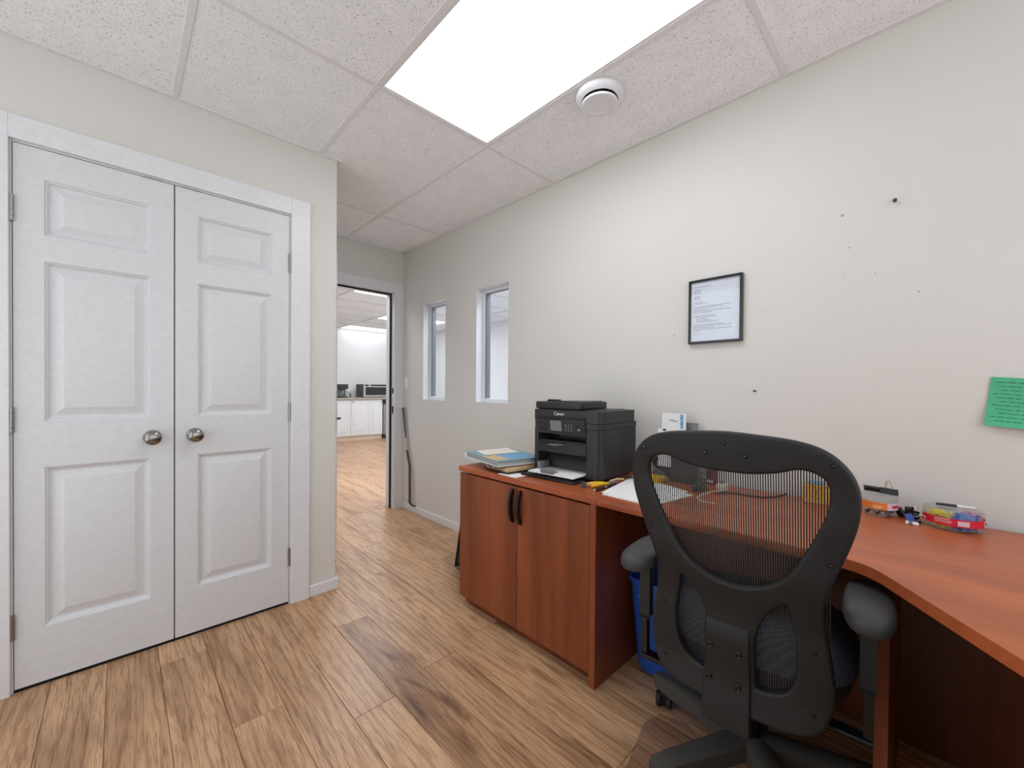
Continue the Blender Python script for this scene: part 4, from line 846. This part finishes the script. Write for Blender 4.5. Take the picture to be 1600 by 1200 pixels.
for l, z in ((0.048, 0.490), (-0.019, 0.490), (0.050, 0.404), (-0.018, 0.405)):
    n_ = -FW; q = B().lathe([(0, 0.001), (0.0035, 0.001), (0.0040, 0.0028), (0.0060, 0.0035), (0.0078, 0.0024), (0.0082, 0)], cp(l, z, -0.0212), n_, 16); q.build('bolt', BLACKG, t)
for l, z in ((0.203, 0.995), (-0.203, 0.996), (0.003, 1.026), (0.045, 0.998), (-0.042, 0.998), (0.197, 0.775), (-0.197, 0.775), (0.170, 0.557), (-0.170, 0.557), (0.170, 0.406), (-0.170, 0.408)):
    B().lathe([(0, 0.004), (0.003, 0.0034), (0.0048, 0.0012), (0.0052, 0)], cp(l, z, -0.0128), -FW, 14).build('rivet', BLACKG, t)
# seat
def cpl(l, f, z): return C0 + LA * l + FW * f + Vector((0, 0, z))
def seat_grid(top):
    def f(u, v):
        # superellipse disc
        a = 2 * PI * u; r = v; n_ = 3.2
        ca, sa = math.cos(a), math.sin(a); k = (abs(ca) ** n_ + abs(sa) ** n_) ** (-1 / n_)
        x, y = r * k * ca, r * k * sa
        edge = r ** 6
        return cpl(0.245 * x - 0.003, 0.315 + 0.245 * y, top - 0.075 * edge ** 1.5 + 0.010 * y * y - 0.02 * max(0, y) ** 3)
    return f
b = B().grid(seat_grid(0.512), 40, 10); b.build('seat', SEATM, t, sharp=80)
b = B().grid(lambda u, v: seat_grid(0.512)(u, 1) * 1.0 if v == 0 else (seat_grid(0.44)(u, 1 - 0.2 * v) if v < 1 else seat_grid(0.42)(u, 0.3)), 40, 4); b.build('seat_pan', BLACK, t, sharp=60)
B().obox(cpl(0, 0.30, 0.385), LA * 0.09, FW * 0.11, (0, 0, 0.025), 0.01, 2).build('tilt_mechanism', BLACKG, t)
B().tube([cpl(0.012, 0.03, 0.335), cpl(0.012, 0.08, 0.345), cpl(0.01, 0.22, 0.372)], [0.022, 0.024, 0.026], 10).build('back_bracket', BLACK, t)
# armrests
for (lc, f0, f1, yawk) in ((0.243, -0.045, 0.200, 0), (-0.262, 0.000, 0.245, 0)):
    b = B(); n = 20; rings = []
    cf = (f0 + f1) / 2; hf = (f1 - f0) / 2
    for z, k in ((0.637, 0.70), (0.641, 0.88), (0.650, 0.97), (0.662, 1.0), (0.672, 0.96), (0.679, 0.86), (0.682, 0.6)):
        ring = []
        for i in range(28):
            a = 2 * PI * i / 28; nn_ = 3.0; ca, sa = math.cos(a), math.sin(a); kk = (abs(ca) ** nn_ + abs(sa) ** nn_) ** (-1 / nn_)
            inset = (1 - k) * 0.047
            ring.append(b.bm.verts.new(cpl(lc + (0.047 - inset) * kk * ca, cf + (hf - inset) * kk * sa, z)))
        rings.append(ring)
    for A, D in zip(rings, rings[1:]):
        for i in range(28): b.bm.faces.new((A[i], A[(i + 1) % 28], D[(i + 1) % 28], D[i]))
    b.bm.faces.new(rings[0][::-1]); b.bm.faces.new(rings[-1]); b.build('armrest', ARM, t, sharp=60)
    sg = 1 if lc > 0 else -1; pf = cf + 0.0
    q = B().obox(cpl(lc, pf, 0.555), LA * 0.009, FW * 0.014, (0, 0, 0.084), 0.006, 2); q.build('arm_post', BLACK, t)
    B().obox(cpl(lc + sg * 0.002, pf, 0.430), LA * 0.006, FW * 0.012, (0, 0, 0.080), 0.003, 2).obox(cpl(lc - sg * 0.055, pf, 0.352), LA * 0.063, FW * 0.017, (0, 0, 0.004), 0.002).build('arm_bracket', BLACKG, t)
# base
HB = Vector((1.36, 0.37, 0))
B().cyl(HB + Vector((0, 0, 0.10)), HB + Vector((0, 0, 0.25)), 0.028, n=20).cyl(HB + Vector((0, 0, 0.25)), HB + Vector((0, 0, 0.375)), 0.016, n=16).build('gas_column', BLACKG, t)
B().lathe([(0, 0.072), (0.045, 0.072), (0.048, 0.08), (0.045, 0.125), (0.035, 0.13), (0, 0.13)], HB, n=24).build('hub', DUSTY, t)
for k in range(5):
    a = math.radians(78.7 + 72 * k); dv = Vector((math.cos(a), math.sin(a), 0)); sd = Vector((-dv.y, dv.x, 0))
    q = B(); rings = []
    for r, w2, z0, z1 in ((0.03, 0.034, 0.074, 0.130), (0.15, 0.031, 0.072, 0.124), (0.27, 0.028, 0.070, 0.118), (0.318, 0.025, 0.070, 0.114), (0.334, 0.016, 0.076, 0.108)):
        c = HB + dv * r
        rings.append([q.bm.verts.new(c + sd * x + Vector((0, 0, z))) for x, z in ((-w2, z0), (w2, z0), (w2, z1 - 0.008), (w2 * 0.65, z1), (-w2 * 0.65, z1), (-w2, z1 - 0.008))])
    for A, D in zip(rings, rings[1:]):
        for i in range(6): q.bm.faces.new((A[i], A[(i + 1) % 6], D[(i + 1) % 6], D[i]))
    q.bm.faces.new(rings[0][::-1]); q.bm.faces.new(rings[-1]); q.build('base_leg', DUSTY, t, sharp=40)
    c = HB + dv * 0.302 + Vector((0, 0, 0.0285)); ang = a + (2.0 if k else 0.55); wd_ = Vector((math.cos(ang), math.sin(ang), 0))
    cs = B().cyl(c + Vector((0, 0, 0.03)), c + Vector((0, 0, 0.043)), 0.006, n=10).obox(c + Vector((0, 0, 0.012)), wd_ * 0.007, wd_.cross(Vector((0, 0, 1))) * 0.020, (0, 0, 0.020), 0.003).build('caster', BLACKG, t)
    for s_ in (-1, 1): B().lathe([(0, -0.009), (0.022, -0.009), (0.0262, -0.005), (0.0262, 0.005), (0.022, 0.009), (0, 0.009)], c + wd_ * 0.017 * s_, wd_, 24).build('wheel', BLACK, cs)

# ------------------------------------------------------------------ kitchen seen through the doorway
KF = 8.52
def kcab(label, x0, x1, doors):
    t = thing('kitchen_cabinet', label, 'cabinet', ((x0 + x1) / 2, KF + 0.3, 0))
    B().box(x0, x1, KF + 0.02, KY - 0.002, 0.10, 0.872).build('carcass', KWHITE, t); B().box(x0, x1, KF + 0.035, KF + 0.05, 0.001, 0.10).build('toe_kick', TOEK, t)
    for a, c, ky in doors:
        a += 0.002; c -= 0.002; d = B().box(a, c, KF, KF + 0.019, 0.105, 0.865, 0.002).build('door', KWHITE, t)
        q = B(); loops = []; e = 0.06
        for ins, dp in ((0, 0.0002), (0.006, 0.005), (0.012, 0.005), (0.035, 0.0)): loops.append([q.bm.verts.new(p) for p in ((a + e + ins, KF - 0.006 + dp, 0.105 + e + ins), (c - e - ins, KF - 0.006 + dp, 0.105 + e + ins), (c - e - ins, KF - 0.006 + dp, 0.865 - e - ins), (a + e + ins, KF - 0.006 + dp, 0.865 - e - ins))])
        for A, D in zip(loops, loops[1:]):
            for i in range(4): q.bm.faces.new((A[i], A[(i + 1) % 4], D[(i + 1) % 4], D[i]))
        q.bm.faces.new(loops[-1]); q.build('raised_panel', KWHITE, d, sharp=10)
        B().lathe([(0, 0.022), (0.012, 0.02), (0.014, 0.014), (0.006, 0.01), (0.006, 0), (0, 0)], (ky, KF, 0.82), (0, -1, 0), 14).build('knob', NICKEL, d)
kcab('white kitchen base unit partly hidden by the open door edge', 2.80, 3.492, [(2.80, 3.146, 3.11), (3.146, 3.492, 3.185)])
kcab('white kitchen base unit with two raised-panel doors below the microwave', 3.496, 4.205, [(3.496, 3.900, 3.54), (3.900, 4.205, 4.165)])
tag(B().box(2.78, 4.86, KF - 0.035, KY - 0.001, 0.874, 0.912, 0.004).build('worktop', COUNTER), 'speckled grey kitchen counter along the white wall', 'worktop')
t = thing('dishwasher', 'steel front dishwasher right of the white kitchen units', 'dishwasher', (4.52, KF + 0.3, 0))
B().box(4.215, 4.82, KF + 0.01, KY - 0.01, 0.012, 0.87).build('body', PANEL, t); B().box(4.217, 4.818, KF - 0.012, KF + 0.009, 0.09, 0.765, 0.003).build('door', STEEL, t); B().box(4.217, 4.818, KF - 0.012, KF + 0.009, 0.770, 0.868, 0.003).build('control_strip', BLACKG, t); B().box(4.217, 4.818, KF + 0.03, KF + 0.045, 0.0, 0.085).build('kick_plate', BLACKG, t)
t = thing('microwave', 'silver and black microwave oven on the kitchen counter', 'microwave', (4.0, 8.75, 0.913))
B().box(3.800, 4.62, 8.60, 8.98, 0.922, 1.205, 0.004).build('casing', PANEL, t); B().box(3.800, 4.62, 8.585, 8.60, 0.925, 1.203, 0.003).build('front', SILVER, t); B().box(3.840, 4.48, 8.581, 8.585, 0.965, 1.140, 0.002).build('door_window', DARKGLASS, t); B().box(3.830, 4.60, 8.581, 8.585, 1.165, 1.195).build('control_strip', BLACKG, t)
for x in (3.83, 4.58): B().cyl((x, 8.63, 0.9125), (x, 8.63, 0.923), 0.012, n=10).cyl((x, 8.96, 0.9125), (x, 8.96, 0.923), 0.012, n=10).build('foot', BLACKG, t)
B().lathe([(0, 0.016), (0.016, 0.016), (0.018, 0), (0, 0)], (3.93, 8.581, 1.180), (0, -1, 0), 16).build('dial', PAPER, t)
t = thing('coffee_maker', 'black and clear coffee maker on the kitchen counter', 'coffee maker', (3.42, 8.75, 0.913))
B().box(3.31, 3.50, 8.66, 8.86, 0.913, 0.94, 0.004).build('base', PANEL, t); B().box(3.31, 3.50, 8.79, 8.86, 0.94, 1.20, 0.004).build('tower', GREYP, t); B().box(3.32, 3.50, 8.66, 8.79, 1.10, 1.20, 0.01, 2).build('brew_head', PANEL, t)
B().lathe([(0, 0), (0.05, 0), (0.062, 0.03), (0.06, 0.09), (0.045, 0.115), (0.043, 0.115), (0.057, 0.09), (0.059, 0.03), (0.048, 0.003), (0, 0.003)], (3.40, 8.722, 0.9405), n=24).build('carafe', CLEAR, t); B().tube([(3.46, 8.70, 1.045), (3.50, 8.69, 1.03), (3.50, 8.69, 0.985), (3.463, 8.70, 0.97)], 0.008, 8).build('carafe_handle', BLACKG, t)
t = thing('storage_container', 'pale clear container at the left end of the kitchen counter', 'container', (3.22, 8.72, 0.913))
B().lathe([(0, 0), (0.075, 0), (0.08, 0.01), (0.075, 0.22), (0.06, 0.24), (0, 0.25)], (3.21, 8.72, 0.9125), n=24).build('vessel', SILVER, t); B().lathe([(0, 0.28), (0.02, 0.28), (0.024, 0.25), (0, 0.25)], (3.21, 8.72, 0.9125), n=14).build('lid_knob', BLACKG, t)
t = thing('soap_bottle', 'small bottle between the coffee maker and the microwave', 'bottle', (3.57, 8.72, 0.913)); B().lathe([(0, 0), (0.026, 0), (0.028, 0.01), (0.026, 0.08), (0.010, 0.10), (0, 0.10)], (3.565, 8.72, 0.9125), n=18).build('vessel', GREYP, t); B().tube([(3.565, 8.72, 1.01), (3.565, 8.72, 1.04), (3.55, 8.70, 1.043)], 0.006, 8).build('pump', BLACKG, t)
